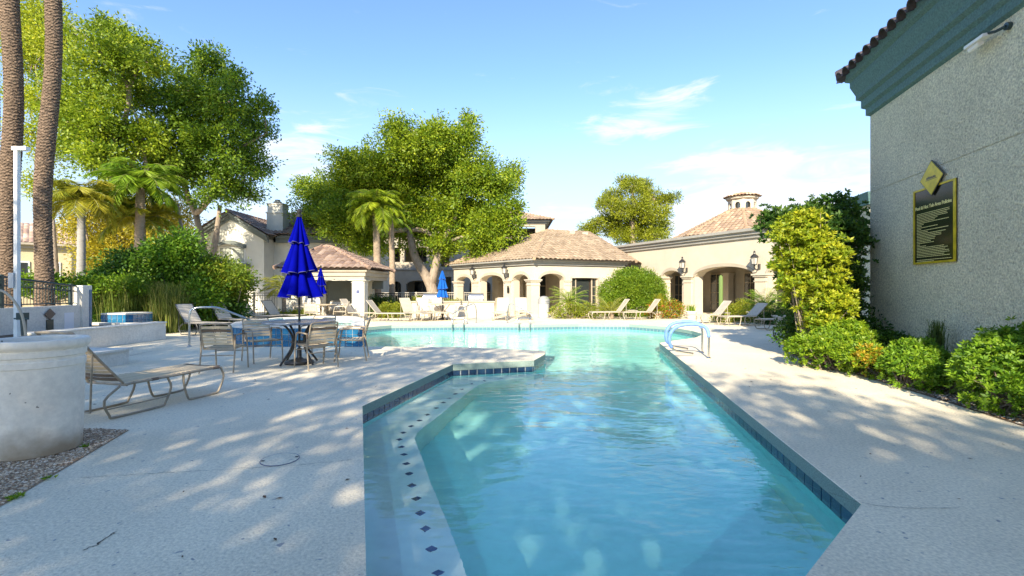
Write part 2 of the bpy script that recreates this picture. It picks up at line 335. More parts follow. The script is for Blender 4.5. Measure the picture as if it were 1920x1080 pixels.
def tree(name, label, base, blobs, pal, n_cl=1500, per=28, clr=.28, leaf=.16, lw=.5, trunk=.25, limbs=True, seed=1, cat='tree', group=None,
         bark='bark', fork=None, shell=.5, rough=.25, stems=None, zmin=None, twigs=50):
    rs = np.random.RandomState(seed)
    root = thing(name, label, cat, (base[0], base[1], base[2] if len(base) > 2 else 0), 0, group)
    P0, D0, t, cen = cloud(blobs, n_cl, per, clr, rs, shell, rough)
    if zmin is not None:
        k = P0[:,2] > zmin; P0, D0, t = P0[k], D0[k], t[k]
    leaf_mesh('crown', P0, D0, leaf, lw, palette(pal, t+.12*rs.randn(len(t)), rs), root)
    b = MB(); B = np.array(blobs); b0 = np.array([base[0], base[1], root.location[2]])
    cm = B[:,:3].mean(0)
    if fork is None: fork = b0+(cm-b0)*np.array([.25,.25,.42])
    fork = np.array(fork, float)
    if stems:
        for st in stems: b.tube(smoothpath(st[0], 4), list(np.linspace(st[1], st[2], (len(st[0])-1)*4+1)), 9)
        fork = np.array(stems[0][0][-1], float)
    else:
        mid = (b0+fork)/2+np.array([rs.randn()*.08, rs.randn()*.08, 0])
        path = smoothpath([b0-np.array([0,0,.15]), mid, fork], 4)
        b.tube(path, list(np.linspace(trunk*1.25, trunk*.8, len(path))), 10)
    tr = b.build('trunk', M[bark], root, smooth='all')
    if limbs:
        lb = MB()
        nodes = [(fork, trunk*.7)]; order = sorted(range(len(B)), key=lambda i: np.linalg.norm(B[i,:3]-fork)); seen_ = []
        for i in order:       # every limb forks off the nearest one already grown
            q = B[i,:3]; par, pr_ = min(nodes, key=lambda nd: np.linalg.norm(nd[0]-q)+.35*np.linalg.norm(nd[0]-fork))
            m_ = (par+q)/2+rs.randn(3)*.18*np.linalg.norm(q-par)*.5+np.array([0,0,.12*np.linalg.norm(q-par)]); r1_ = max(.025, pr_*.62)
            pth = smoothpath([tuple(par), tuple(m_), tuple(q)], 4)
            lb.tube(pth, list(np.linspace(pr_*.85, r1_, len(pth))), 6); nodes.append((m_, (pr_+r1_)/2)); nodes.append((q, r1_))
        for j in rs.choice(len(cen), min(twigs, len(cen)), replace=False):
            q = B[np.argmin(((B[:,:3]-cen[j])**2).sum(1))][:3]
            m_ = (q+cen[j])/2+rs.randn(3)*.12
            lb.tube([tuple(q), tuple(m_), tuple(cen[j])], [trunk*.15, trunk*.09, trunk*.03], 4)
        lb.build('branches', M[bark], root, smooth='all')
    return root
def shrub(name, label, base, blobs, pal, n_cl=300, per=20, clr=.12, leaf=.09, lw=.5, seed=1, cat='shrub', group=None, shell=.55, rough=.2, zmin=.02, tint=None):
    rs = np.random.RandomState(seed)
    root = thing(name, label, cat, (base[0], base[1], base[2] if len(base) > 2 else 0), 0, group)
    P0, D0, t, cen = cloud(blobs, n_cl, per, clr, rs, shell, rough)
    k = P0[:,2] > zmin+root.location[2]; P0, D0, t = P0[k], D0[k], t[k]
    cols = palette(pal, t+.12*rs.randn(len(t)), rs)
    if tint is not None:
        kk = rs.rand(len(cols)) < tint[0]; cols[kk] = np.array(tint[1])*(.7+.6*rs.rand(kk.sum(), 1))
    leaf_mesh('foliage', P0, D0, leaf, lw, cols, root)
    st = MB(); b0 = (base[0], base[1], root.location[2]-.03)
    for j in rs.choice(len(cen), min(26, len(cen)), replace=False):
        c = cen[j]; m_ = ((b0[0]+c[0])/2+rs.randn()*.04, (b0[1]+c[1])/2+rs.randn()*.04, b0[2]+(c[2]-b0[2])*.45)
        st.tube([(b0[0]+rs.randn()*.08, b0[1]+rs.randn()*.08, b0[2]), m_, tuple(c)], [.02, .014, .006], 4)
    st.build('stems', M['bark'], root)
    return root
def frond_set(center, n, length, pitch0, pitch1, pal, rs, leaflets=26, ll=.45, lw=.07, droop=1.1, vshape=1.0):
    P0 = []; D0 = []; LL = []; T = []; ra = MB()
    for i in range(n):
        az = i*2.399+rs.rand()*.4; pit = pitch0+(pitch1-pitch0)*(i+.5)/n+rs.randn()*.06
        ln = length*(.85+.3*rs.rand()); p = np.array(center, float); pts = [tuple(p)]
        h = np.array([math.cos(az), math.sin(az), 0]); t0 = .3+.5*rs.rand(); steps = 12
        for s in range(steps):
            a = pit-droop*(s/steps)**1.3; d = h*math.cos(a)+np.array([0,0,math.sin(a)])
            p = p+d*ln/steps; pts.append(tuple(p))
            side = np.cross(h, [0,0,1]); per = max(2, leaflets//steps)
            if s >= 1:
                for q in range(per):
                    for sg in (1, -1):
                        base = p-d*ln/steps*(q/per); fr = (s-q/per)/steps
                        dd = side*sg*.9+d*.75+np.array([0,0,-.1-.45*vshape])+rs.randn(3)*.12
                        P0.append(base); D0.append(dd/np.linalg.norm(dd)); LL.append(ll*(.45+.75*math.sin(math.pi*min(1, fr*.9+.08)))); T.append(t0+.15*rs.randn())
        ra.tube(pts, list(np.linspace(.022, .006, len(pts))), 4)
    return np.array(P0), np.array(D0), np.array(LL), np.array(T), ra
def palm(name, label, base, top, r0, r1, n, length, pal, seed=1, pitch=(1.2,-.4), bark='grey_bark', ll=.5, droop=1.1, cat='palm tree', group=None, skirt=0, lw=.07, leaflets=30):
    rs = np.random.RandomState(seed); root = thing(name, label, cat, (base[0], base[1], base[2] if len(base) > 2 else 0), 0, group)
    z0 = root.location[2]
    pth = smoothpath([(base[0], base[1], z0-.1), ((base[0]+top[0])/2+.04, (base[1]+top[1])/2, (z0+top[2])/2), top], 10)
    rr = [r0+(r1-r0)*i/(len(pth)-1)+(.03*math.exp(-i*.7)) for i in range(len(pth))]
    tb = MB(); P_ = []; R_ = []
    for i in range(len(pth)-1):      # leaf-scar rings
        a, b = np.array(pth[i]), np.array(pth[i+1])
        for k in range(3):
            P_.append(tuple(a+(b-a)*k/3)); R_.append((rr[i]+(rr[i+1]-rr[i])*k/3)*(1.06 if k == 0 else .97))
    tb.tube(P_, R_, 12); tb.build('trunk', M[bark], root, smooth='all')
    P0, D0, LL, T, ra = frond_set(top, n, length, pitch[0], pitch[1], pal, rs, leaflets, ll, lw, droop)
    leaf_mesh('fronds', P0, D0, LL, lw*.8, palette(pal, T, rs), root); ra.build('frond_stalks', M['frond'], root)
    return root
M['palm_bark2'] = mat('shaggy_palm_bark', (.34,.26,.18), .95, var=(8,.6,1.25,(1,1,5)), bump=(20,.8,.03))
M['frond'] = mat('frond_stalk', (.22,.24,.06), .6)

# ---- tiled roofs: every barrel tile is real geometry
def tile_face(mb, poly, sp=.26, row=.36, r=.055, pal=((.50,.34,.22),(.38,.24,.16),(.60,.45,.32)), rs=None, holes=None):
    """poly: planar 3D polygon, poly[0]->poly[1] is the eave"""
    p = [Vector(q) for q in poly]; u = (p[1]-p[0]).normalized()
    nrm = Vector((0,0,0))
    for i in range(len(p)): nrm += (p[i]-p[0]).cross(p[(i+1) % len(p)]-p[0])
    nrm.normalize()
    if nrm.z < 0: nrm = -nrm
    wv = nrm.cross(u)
    if wv.z < 0: wv = -wv
    q2 = [((x-p[0]).dot(u), (x-p[0]).dot(wv)) for x in p]
    def inside(a, b):
        c = False; j = len(q2)-1
        for i in range(len(q2)):
            if (q2[i][1] > b) != (q2[j][1] > b) and a < (q2[j][0]-q2[i][0])*(b-q2[i][1])/(q2[j][1]-q2[i][1])+q2[i][0]: c = not c
            j = i
        return c
    a0 = min(x for x, _ in q2); a1 = max(x for x, _ in q2); b1 = max(y for _, y in q2)
    if mb.c is None: mb.c = []
    ncol = int((a1-a0)/sp)+1; nrow = int(b1/row)+1
    for j in range(nrow):
        for i in range(ncol):
            a = a0+(i+.5)*sp; b = (j+.5)*row
            if not inside(a, b): continue
            lift = .035; vs = []; K = 5; jit = rs.randn()*.004
            for e, (bb, hh) in enumerate(((b-row*.55, lift), (b+row*.5, .0))):
                for k in range(K+1):
                    t = k/K; x = a+(t-.5)*sp; h = hh+r*math.sin(math.pi*t)+jit
                    vs.append(p[0]+u*x+wv*bb+nrm*h)
            for k in range(K+1):
                t = k/K; x = a+(t-.5)*sp; h = lift+r*math.sin(math.pi*t)+jit-.03
                vs.append(p[0]+u*x+wv*(b-row*.55)+nrm*h)
            fs = [(k, k+1, K+2+k, K+1+k) for k in range(K)]+[(2*K+2+k, 2*K+3+k, k+1, k) for k in range(K)]
            mb.add(vs, fs); cc = pal[rs.choice(len(pal), p=[.5,.25,.25])]; v = .85+.3*rs.rand()
            mb.c += [(cc[0]*v, cc[1]*v, cc[2]*v, 1)]*len(fs)
def tiled_roof(parent, faces, sp=.26, row=.36, seed=3, pal=((.50,.34,.22),(.38,.24,.16),(.60,.45,.32)), caps=(), capr=.10, r=.055):
    rs = np.random.RandomState(seed); und = MB(); mb = MB(); mb.c = []
    for f in faces:
        und.add([Vector(q)-Vector((0,0,.02)) for q in f], [tuple(range(len(f)))])
        tile_face(mb, f, sp, row, r, pal, rs)
    ro = und.build('roof', M['tile_back'], parent)
    for (a, b) in caps:
        a, b = Vector(a), Vector(b); n = max(2, int((b-a).length/.38)); d = (b-a)/n
        for i in range(n):
            s = a+d*i-d*.1; e = a+d*(i+1); b0 = len(mb.f)
            mb.tube([s+Vector((0,0,.02)), e], [capr*1.12, capr*.9], 8); v = .85+.3*rs.rand()
            mb.c += [(pal[0][0]*v*1.1, pal[0][1]*v*1.05, pal[0][2]*v, 1)]*(len(mb.f)-b0)
    mb.build('roof_tiles', M['tile_roof'], ro, kind='stuff', local=False)
    return ro
def arcade(mb, p0, p1, z0, z1, thick, opens, nseg=14):
    """wall between plan points p0,p1 (thickness away from camera side), opens=(s0,s1,spring,rise,sill)"""
    p0, p1 = Vector((*p0, 0)), Vector((*p1, 0)); Ln = (p1-p0).length; u = (p1-p0).normalized(); n = Vector((-u.y, u.x, 0))*thick
    def pt(s, z, b): return p0+u*s+Vector((0,0,z))+(n if b else Vector((0,0,0)))
    cuts = []; s = 0
    for (a, b, spr, rise, sill) in opens:
        cuts.append((s, a, None)); cuts.append((a, b, (spr, rise, sill))); s = b
    cuts.append((s, Ln, None))
    for (a, b, o) in cuts:
        if b-a < 1e-4: continue
        if o is None:
            mb.hexa([pt(a,z0,0), pt(b,z0,0), pt(b,z0,1), pt(a,z0,1), pt(a,z1,0), pt(b,z1,0), pt(b,z1,1), pt(a,z1,1)])
        else:
            spr, rise, sill = o; m_ = (a+b)/2; h = (b-a)/2
            zz = [(a+(b-a)*k/nseg, spr+rise*math.sqrt(max(0, 1-((a+(b-a)*k/nseg-m_)/h)**2))) for k in range(nseg+1)]
            vs = []; 
            for (x, z) in zz: vs += [pt(x,z,0), pt(x,z1,0), pt(x,z,1), pt(x,z1,1)]
            fs = []
            for k in range(nseg):
                i = 4*k; fs += [(i,i+4,i+5,i+1), (i+2,i+3,i+7,i+6), (i,i+2,i+6,i+4), (i+1,i+5,i+7,i+3)]
            mb.add(vs, fs)
            if sill > z0+.01:
                mb.hexa([pt(a,z0,0), pt(b,z0,0), pt(b,z0,1), pt(a,z0,1), pt(a,sill,0), pt(b,sill,0), pt(b,sill,1), pt(a,sill,1)])
def arch_band(mb, p0, p1, a, b, spr, rise, wdt, proud, nseg=14):
    """raised band following an arch, standing proud of the camera side of the wall"""
    p0, p1 = Vector((*p0, 0)), Vector((*p1, 0)); u = (p1-p0).normalized(); n = Vector((-u.y, u.x, 0)); m_ = (a+b)/2; h = (b-a)/2; vs = []
    for k in range(nseg+1):
        t = math.pi*(1-k/nseg); x = m_+h*math.cos(t); z = spr+rise*math.sin(t)
        xo = m_+(h+wdt*.6)*math.cos(t); zo = spr+(rise+wdt)*math.sin(t)
        for (xx, zz_, d) in ((x, z, .02), (xo, zo, .02), (x, z, -proud), (xo, zo, -proud)): vs.append(p0+u*xx+n*d+Vector((0,0,zz_)))
    fs = []
    for k in range(nseg):
        i = 4*k; fs += [(i+2,i+6,i+7,i+3), (i,i+4,i+6,i+2), (i+1,i+3,i+7,i+5)]
    fs += [(0,2,3,1), (4*nseg, 4*nseg+1, 4*nseg+3, 4*nseg+2)]
    mb.add(vs, fs)
def wallbox(mb, p0, p1, z0, z1, t0, t1):
    """box along plan p0->p1 from offset t0 to t1 (positive = left of direction)"""
    p0, p1 = Vector((*p0, 0)), Vector((*p1, 0)); u = (p1-p0).normalized(); n = Vector((-u.y, u.x, 0))
    q = [p0+n*t0, p1+n*t0, p1+n*t1, p0+n*t1]
    mb.hexa([(x.x, x.y, z0) for x in q]+[(x.x, x.y, z1) for x in q]); return mb
def along(p0, p1, s, off=0):
    p0, p1 = Vector((*p0, 0)), Vector((*p1, 0)); u = (p1-p0).normalized(); n = Vector((-u.y, u.x, 0)); q = p0+u*s+n*off; return (q.x, q.y)
def s_of_px(p0, p1, px):
    """distance along p0->p1 at which the photo column px meets that line"""
    k = (px-960)/F; dx_, dy_ = p1[0]-p0[0], p1[1]-p0[1]; t = (k*p0[1]-p0[0])/(dx_-k*dy_); return t*math.hypot(dx_, dy_)
# ------------------------------------------------------------ pool, deck, ground
POOL = [(-.28,1.0),(-.734,2.435),(-1.84,5.95),(-1.121,9.196),(.44,9.68),(.725,10.6),(.77,11.14),(-.87,11.76),(-1.52,11.9),(-3.59,11.98),
        (-4.6,15.0),(-5.55,17.67),(-4.70,18.87),(-2.24,19.2),(.85,19.2),(2.7,19.65),(4.72,19.45),(5.84,18.1),(6.1,16.4),(6.02,15.2),(5.4,14.2),(4.87,13.7),(4.45,13.35),(3.89,12.76),
        (2.345,3.247),(1.477,2.435),(1.0,1.99),(.3,1.3)]
WZ = -.21
def poly_face(mb, outer, holes, z):
    rings = [outer]+holes; pts = [Vector((p[0], p[1], 0)) for r in rings for p in r]
    tr = tessellate_polygon([[Vector((p[0], p[1], 0)) for p in r] for r in rings]); vs = [(p.x, p.y, z) for p in pts]
    fs = []
    for t in tr:
        a, b, c = (pts[i] for i in t)
        fs.append(t if (b-a).cross(c-a).z > 0 else (t[0], t[2], t[1]))
    mb.add(vs, fs)
mb = MB(); mb.box((-900,-300,-3.0), (900,1500,-2.9)); 
g = MB(); poly_face(g, [(-900,-300),(900,-300),(900,1500),(-900,1500)], [[(-30,-14),(30,-14),(30,45),(-30,45)]], -.03)
g.build('ground', M['grass'], kind='structure')
dk = MB(); poly_face(dk, [(-30,-14),(30,-14),(30,45),(-30,45)], [POOL], 0)
dk.build('pool_deck', M['deck'], kind='structure')
cp = MB(); n = len(POOL)
for i in range(n):
    a, b = POOL[i], POOL[(i+1)%n]; cp.add([(a[0],a[1],-.002),(b[0],b[1],-.002),(b[0],b[1],-.12),(a[0],a[1],-.12)], [(0,1,2,3)])
def offs(poly, d):
    out = []; n = len(poly)
    for i in range(n):
        p, q, r = Vector(poly[i-1]), Vector(poly[i]), Vector(poly[(i+1)%n]); e1 = (q-p).normalized(); e2 = (r-q).normalized()
        n1 = Vector((-e1.y, e1.x)); n2 = Vector((-e2.y, e2.x)); m_ = (n1+n2).normalized(); k = d/max(.5, m_.dot(n1)); out.append((q.x+m_.x*k, q.y+m_.y*k))
    return out
area = sum(POOL[i][0]*POOL[(i+1)%n][1]-POOL[(i+1)%n][0]*POOL[i][1] for i in range(n))
sgn = 1 if area < 0 else -1        # outward offset
OUT = offs(POOL, .03*sgn)
for i in range(n):
    a, b, c, d = POOL[i], POOL[(i+1)%n], OUT[(i+1)%n], OUT[i]; cp.add([(*a,-.12),(*b,-.12),(*c,-.12),(*d,-.12)], [(0,1,2,3)])
cp.build('coping', M['coping'], kind='structure')
sh = MB(); FZ = -1.25
for i in range(n):
    a, b = OUT[i], OUT[(i+1)%n]; sh.add([(*a,-.1),(*b,-.1),(*b,FZ),(*a,FZ)], [(0,1,2,3)])
poly_face(sh, OUT, [], FZ)
pool = sh.build('pool_shell', M['plaster'], kind='structure')
wt = MB(); poly_face(wt, OUT, [], WZ); water = wt.build('pool_water', M['water'], kind='structure', smooth='all'); water.cycles.is_caustics_caster = True
pool.cycles.is_caustics_receiver = True
# waterline tiles: one by one where near, joined beyond
tm = MB(); tm.box((-.071,-.006,-.085), (.071,.006,.085)); tmo = tm.build('tile', M['tile_navy'], pool, bevel=.0, local=True)
tmesh = tmo.data; C.objects.unlink(tmo); bpy.data.objects.remove(tmo)
tmesh2 = tmesh.copy(); tmesh2.materials.clear(); M['tile_navy2'] = mat('navy_tile_lighter', (.03,.08,.15), .12, var=(5,.7,1.3), spec=.7); tmesh2.materials.append(M['tile_navy2'])
gr = MB(); far = MB(); rsd = random.Random(5); cnt = 0; pl = wloc(pool)
for i in range(n):
    a, b = Vector(OUT[i]), Vector(OUT[(i+1)%n]); e = b-a; Ln = e.length; u = e/Ln; nn = Vector((-u.y, u.x))*(-sgn)   # inward
    ang = math.atan2(u.y, u.x); gr.add([(*(a+nn*.004),-.12),(*(b+nn*.004),-.12),(*(b+nn*.004),-.30),(*(a+nn*.004),-.30)], [(0,1,2,3)])
    k = max(1, int(Ln/.152)); st = Ln/k
    for j in range(k):
        c = a+u*(j+.5)*st+nn*(.010+rsd.random()*.002)
        if c.y < 12.5 and c.y > 2.0 and cnt < 260:
            part('tile', pool, tmesh if rsd.random() < .7 else tmesh2, (c.x-pl.x, c.y-pl.y, -.21-pl.z), (0,0,ang)); cnt += 1
        else:
            q = [c-u*.071-nn*.006, c+u*.071-nn*.006, c+u*.071+nn*.006, c-u*.071+nn*.006]
            far.hexa([(p.x,p.y,-.295) for p in q]+[(p.x,p.y,-.125) for p in q])
gr.build('tile_grout', M['grout'], pool); far.build('waterline_tiles', mat('paler_tile', (.10,.20,.24), .2), pool, kind='stuff')  # joined tiles coloured paler than the single ones, so their line shows faintly
# underwater bench and its diamond mosaics (positions through the refracting surface)
def W(px, py, z):
    d = Vector(((px-960)/F, 1, -(py-540)/F)); t = (WZ-EYE)/d.z; p = Vector((0,0,EYE))+d*t; d.normalize(); k = 1/1.333
    cosi = -d.z; r = k*d+(k*cosi-math.sqrt(1-k*k*(1-cosi*cosi)))*Vector((0,0,1)); s = (z-WZ)/r.z; p = p+r*s; return (p.x, p.y)
BZ = -.50
dpx = [(1010,701),(975,704),(940,709),(908,714),(883,719.5),(866,730),(854,738.5),(843,747),(831,755),(818,765),(801,778),(786.5,788.7),(771,799),(756,811.5),(749,824),(752.7,838),(757,852.7),(762,869.6),(766.7,888),(772,910),(781,935),(788,962),(797.8,991.7),(809,1030),(821.5,1074)]
dw = [W(x, y, BZ) for x, y in dpx]
inner = []
for i, p in enumerate(dw):
    a = Vector(dw[max(0,i-1)]); b = Vector(dw[min(len(dw)-1,i+1)]); t = (b-a).normalized(); nn = Vector((-t.y, t.x)); inner.append((p[0]+nn.x*.17, p[1]+nn.y*.17))
last = Vector(inner[-1]); tl = (Vector(inner[-1])-Vector(inner[-3])).normalized()
inner += [tuple(last+tl*.7), (.15, 1.25)]
bench = [OUT[3+0], OUT[2], OUT[1], OUT[0]]
bp = [(.46,9.75),(-1.13,9.24),(-1.88,5.95),(-.765,2.43),(-.3,.99)]+[inner[-1]]+inner[-2::-1]
bb = MB(); poly_face(bb, bp, [], BZ)
for i in range(len(inner)-1):
    a, b = inner[i], inner[i+1]; bb.add([(*a,BZ),(*b,BZ),(*b,FZ),(*a,FZ)], [(0,1,2,3)])
bench = bb.build('pool_bench', M['plaster_lt'], kind='structure')
bench.cycles.is_caustics_receiver = True
dm = MB(); dm.add([(-.042,0,0),(0,-.042,0),(.042,0,0),(0,.042,0),(-.042,0,.006),(0,-.042,.006),(.042,0,.006),(0,.042,.006)], [(4,5,6,7),(0,1,5,4),(1,2,6,5),(2,3,7,6),(3,0,4,7)])
dmo = dm.build('mosaic', M['diamond'], bench, local=True); dmesh = dmo.data; bpy.data.objects.remove(dmo); bl = wloc(bench)
# resample along the path at even steps near, as measured
for p in dw: part('mosaic_tile', bench, dmesh, (p[0]-bl.x, p[1]-bl.y, BZ-bl.z), (0,0,.1))
# deck details
sk = thing('skimmer_lid', 'round concrete coloured lid set flush in the deck beside the pool corner', 'lid', (*G(525,862),0))
rg = MB(); rg.lathe([(.149,.002),(.149,.006),(.1525,.006),(.1525,.002)], seg=48, closed=False); rg.build('rim', M['ink'], sk, local=True)
lid = MB(); lid.lathe([(.147,.0),(.147,.006),(.001,.006)], seg=40, closed=False); lid.build('cover', M['deck'], sk, local=True)
for (x, y) in ((-.12,-.05),(.12,.05)):
    h = MB(); h.box((x-.012,y-.008,.007),(x+.012,y+.008,.011)); h.build('finger_hole', M['iron'], sk, local=True)
ck = MB()
def crack(pts, wd):
    pts = [Vector((*G(*p), .003)) for p in pts]; fine = [Vector(q) for q in smoothpath(pts, 8)]; r_ = random.Random(len(pts)*7)
    fine = [q+Vector((r_.gauss(0,.006), r_.gauss(0,.006), 0)) for q in fine]
    for a, b in zip(fine[:-1], fine[1:]):
        t = (b-a).normalized(); s = Vector((-t.y, t.x, 0))*wd*(.5+r_.random()); ck.add([a-s, a+s, b+s, b-s], [(0,1,2,3)])
crack([(152,896),(220,892),(300,887),(420,881),(560,872),(660,862)], .0016)
crack([(155,1033),(180,1022),(200,1008),(215,998)], .003)
crack([(1400,870),(1500,905),(1640,948),(1800,953)], .0016)
crack([(160,690),(240,668),(300,655)], .004)
ck.build('deck_cracks', M['iron'], kind='structure')
bed = [(-3.0,1.9),(-3.39,3.21),(-3.9,4.93),(-6.2,5.15),(-6.6,1.9)]
gb = MB(); poly_face(gb, bed, [], .004); gb.build('gravel_bed', M['gravel'], kind='structure')
rs = np.random.RandomState(4); pb = MB(); pb.c = []
def inpoly(x, y, poly):
    c = False; j = len(poly)-1
    for i in range(len(poly)):
        if (poly[i][1] > y) != (poly[j][1] > y) and x < (poly[j][0]-poly[i][0])*(y-poly[i][1])/(poly[j][1]-poly[i][1])+poly[i][0]: c = not c
        j = i
    return c
for _ in range(24000):
    x = rs.uniform(-5.0,-3.1); y = rs.uniform(2.4,5.1)
    if not inpoly(x+.01, y, bed): continue
    s = .004+.008*rs.rand(); pb.ico((x,y,.004+s*.4), (s*(1+.5*rs.rand()), s*(1+.5*rs.rand()), s*.7)); c = np.array([(.58,.43,.28),(.34,.22,.13),(.66,.54,.40),(.44,.32,.21)][rs.randint(4)])*(.7+.6*rs.rand()); pb.c += [(*c,1)]*8
o = pb.build('gravel', M['pebble'], kind='stuff'); tag(o, 'loose brown and tan gravel round the concrete planter', 'gravel')
rb = [(5.0,1.5),(5.2,3.5),(5.35,5.06),(5.58,6.57),(5.72,7.6),(5.9,9.4),(6.1,10.6),(7.6,10.9),(12,10.9),(12,1.5)]
so_ = MB(); poly_face(so_, rb, [], .004); so_.build('planting_bed', M['soil'], kind='structure')
lv = MB(); lv.c = []
for _ in range(9000):
    y = rs.uniform(3.2,10.4); x0 = np.interp(y, [3.5,5.06,6.57,9.4], [5.2,5.35,5.58,5.9]); x = x0+abs(rs.randn())*.5+.03
    s = .007+.012*rs.rand(); lv.ico((x,y,.006+s*.3), (s*1.3, s, s*.5)); c = np.array([(.42,.34,.25),(.24,.17,.11),(.55,.5,.42),(.3,.16,.07)][rs.randint(4)])*(.7+.6*rs.rand()); lv.c += [(*c,1)]*8
o = lv.build('gravel', M['pebble'], kind='stuff'); tag(o, 'tan gravel and leaf litter under the bushes by the grey wall', 'gravel')
# fallen leaves and twigs on the deck
lf = MB(); lf.c = []
for i in range(170):
    x = rs.uniform(-6,5.2); y = rs.uniform(2.2,16)
    if inpoly(x, y, offs(POOL, .1*sgn)): continue
    a = rs.rand()*6.28; s = .010+.02*rs.rand(); c_, s_ = math.cos(a)*s, math.sin(a)*s
    lf.add([(x-c_,y-s_,.004),(x+s_*.4,y-c_*.4,.010),(x+c_,y+s_,.005),(x-s_*.4,y+c_*.4,.006)], [(0,1,2,3)]); lf.c += [(.10+.1*rs.rand(),.07,.03,1)]
o = lf.build('fallen_leaves', M['pebble'], kind='stuff'); tag(o, 'small dry brown leaves scattered over the pool deck', 'leaves')

# ------------------------------------------------------------ grey building on the right
WX, WS = 5.06, .242             # wall line X = WX + WS*Y
u_ = Vector((-WS,-1,0)).normalized(); nW = Vector((-.9719,.2352,0))
def wp(D, off=0, z=0): return Vector((WX+WS*D, D, z))+nW*off      # off>0 towards the pool
RB = thing('grey_building', 'tall grey stucco building at the right with teal cornice and barrel tile eave', 'building', (WX+WS*6, 6, 0))
def wallstrip(mb, D0, D1, z0, z1, o0, o1):
    q = [wp(D0,o0), wp(D1,o0), wp(D1,o1), wp(D0,o1)]; mb.hexa([(p.x,p.y,z0) for p in q]+[(p.x,p.y,z1) for p in q])
b = MB(); wallstrip(b, -4, 10.15, -.1, 3.444, 0, -7); wallstrip(b, -3.99, 10.14, 3.444, 3.456, -.012, -6.9); wallstrip(b, -4, 10.15, 3.456, 5.9, 0, -7)
b.build('wall', M['stucco_grey'], RB)
prof = [(0,5.05),(.06,5.09),(.06,5.22),(.12,5.27),(.12,5.42),(.19,5.47),(.19,5.56),(.27,5.78),(.27,5.88),(.34,5.93),(.34,5.99)]
ce = MB(); vs = []
for (o, z) in prof:
    a = wp(-4-o, o, z); c1 = wp(10.15+o, o, z); d1 = wp(10.15+o, -7, z); vs += [a, c1, d1]
fs = []
for i in range(len(prof)-1):
    fs += [(3*i,3*i+1,3*i+4,3*i+3), (3*i+1,3*i+2,3*i+5,3*i+4)]
k = 3*(len(prof)-1); ce.add(vs, fs); ce.add([vs[k], vs[k+1], vs[k+2], wp(-4,-7,5.99)], [(0,1,2,3)])
ce.build('cornice', M['trim_teal'], RB)
# barrel tiles at the eave, one by one
bt = MB(); Kt = 8
for (e, rr, x0) in ((0,.135,.12),(1,.115,-.42)): pass
vs = []; fs = []
def barrel(mb, r0, r1, ln, th=.018, K=8):
    vs = []
    for (y, r) in ((0, r0), (ln, r1)):
        for rr in (r, r-th):
            for k in range(K+1):
                a = math.pi*k/K; vs.append((rr*math.cos(a), y, rr*math.sin(a)))
    q = K+1; fs = []
    for k in range(K):
        fs += [(k, 2*q+k, 2*q+k+1, k+1), (q+k, q+k+1, 3*q+k+1, 3*q+k), (k, k+1, q+k+1, q+k), (2*q+k, 3*q+k, 3*q+k+1, 2*q+k+1)]
    mb.add(vs, fs)
M['tile_dark'] = mat('barrel_tile', (.065,.052,.055), .7, var=(12,.7,1.3))
barrel(bt, .14, .12, .5); bo = bt.build('tile', M['tile_dark'], RB, smooth=True, local=True); bmesh_ = bo.data; bpy.data.objects.remove(bo)
rbl = wloc(RB); slope = math.radians(18); ang0 = math.atan2(-nW.y, -nW.x)-math.pi/2
for rowi in range(3):
    for i in range(44):
        D = 10.42-i*.30
        o = .47-rowi*.44*math.cos(slope); p = wp(D, o, 6.0+rowi*.44*math.sin(slope)+rowi*.006)
        t = part('tile', RB, bmesh_, p-rbl, (slope, 0, ang0)); 
for i in range(3):       # end eave, facing away
    p = wp(10.62, .16-.30*i, 6.0); part('tile', RB, bmesh_, p-rbl, (slope, 0, ang0+math.pi/2))
hp = MB(); a = wp(10.58, .42, 6.10); bq = wp(7.4, -2.8, 7.25)
for i in range(7):
    s = a+(bq-a)*(i/7); e = a+(bq-a)*((i+1.12)/7); hp.tube([s, e], [.15, .12], 10)
hp.build('hip_tiles', M['tile_dark'], RB)
rf = MB(); rf.add([wp(-4,.30,6.03), wp(10.45,.30,6.03), wp(7,-3.2,7.3), wp(-4,-3.2,7.3), wp(10.45,-7,6.03)], [(0,1,2,3),(1,4,2)])
rf.add([wp(-4,.34,5.99), wp(10.45,.34,5.99), wp(10.45,.36,6.11), wp(-4,.36,6.11)], [(0,1,2,3)])
rf.build('roof', M['trim_teal'], RB)
# floodlight under the cornice
fl = thing('floodlight', 'small white floodlight on a dark arm high on the grey wall', 'light', wp(6.46, 0, 4.9))
b = MB(); b.tube([wp(6.42,.0,4.93), wp(6.42,.05,4.93)], .05, 12); b.tube([wp(6.42,.05,4.93), wp(6.52,.10,4.92), wp(6.62,.13,4.95)], .02, 8); b.build('bracket', M['fence'], fl)
b = MB(); pts = [wp(D, o, z) for (D, o, z) in ((6.60,.06,4.92),(6.98,.06,4.93),(6.98,.20,4.90),(6.60,.20,4.90))]
b.hexa([tuple(p) for p in pts]+[tuple(p+Vector((0,0,.05))) for p in pts]); b.build('housing', M['white'], fl, bevel=.01)
b = MB(); b.tube([wp(6.75,.13,4.89), wp(6.95,.13,4.88)], .04, 10); b.build('lamp', M['paper'], fl)
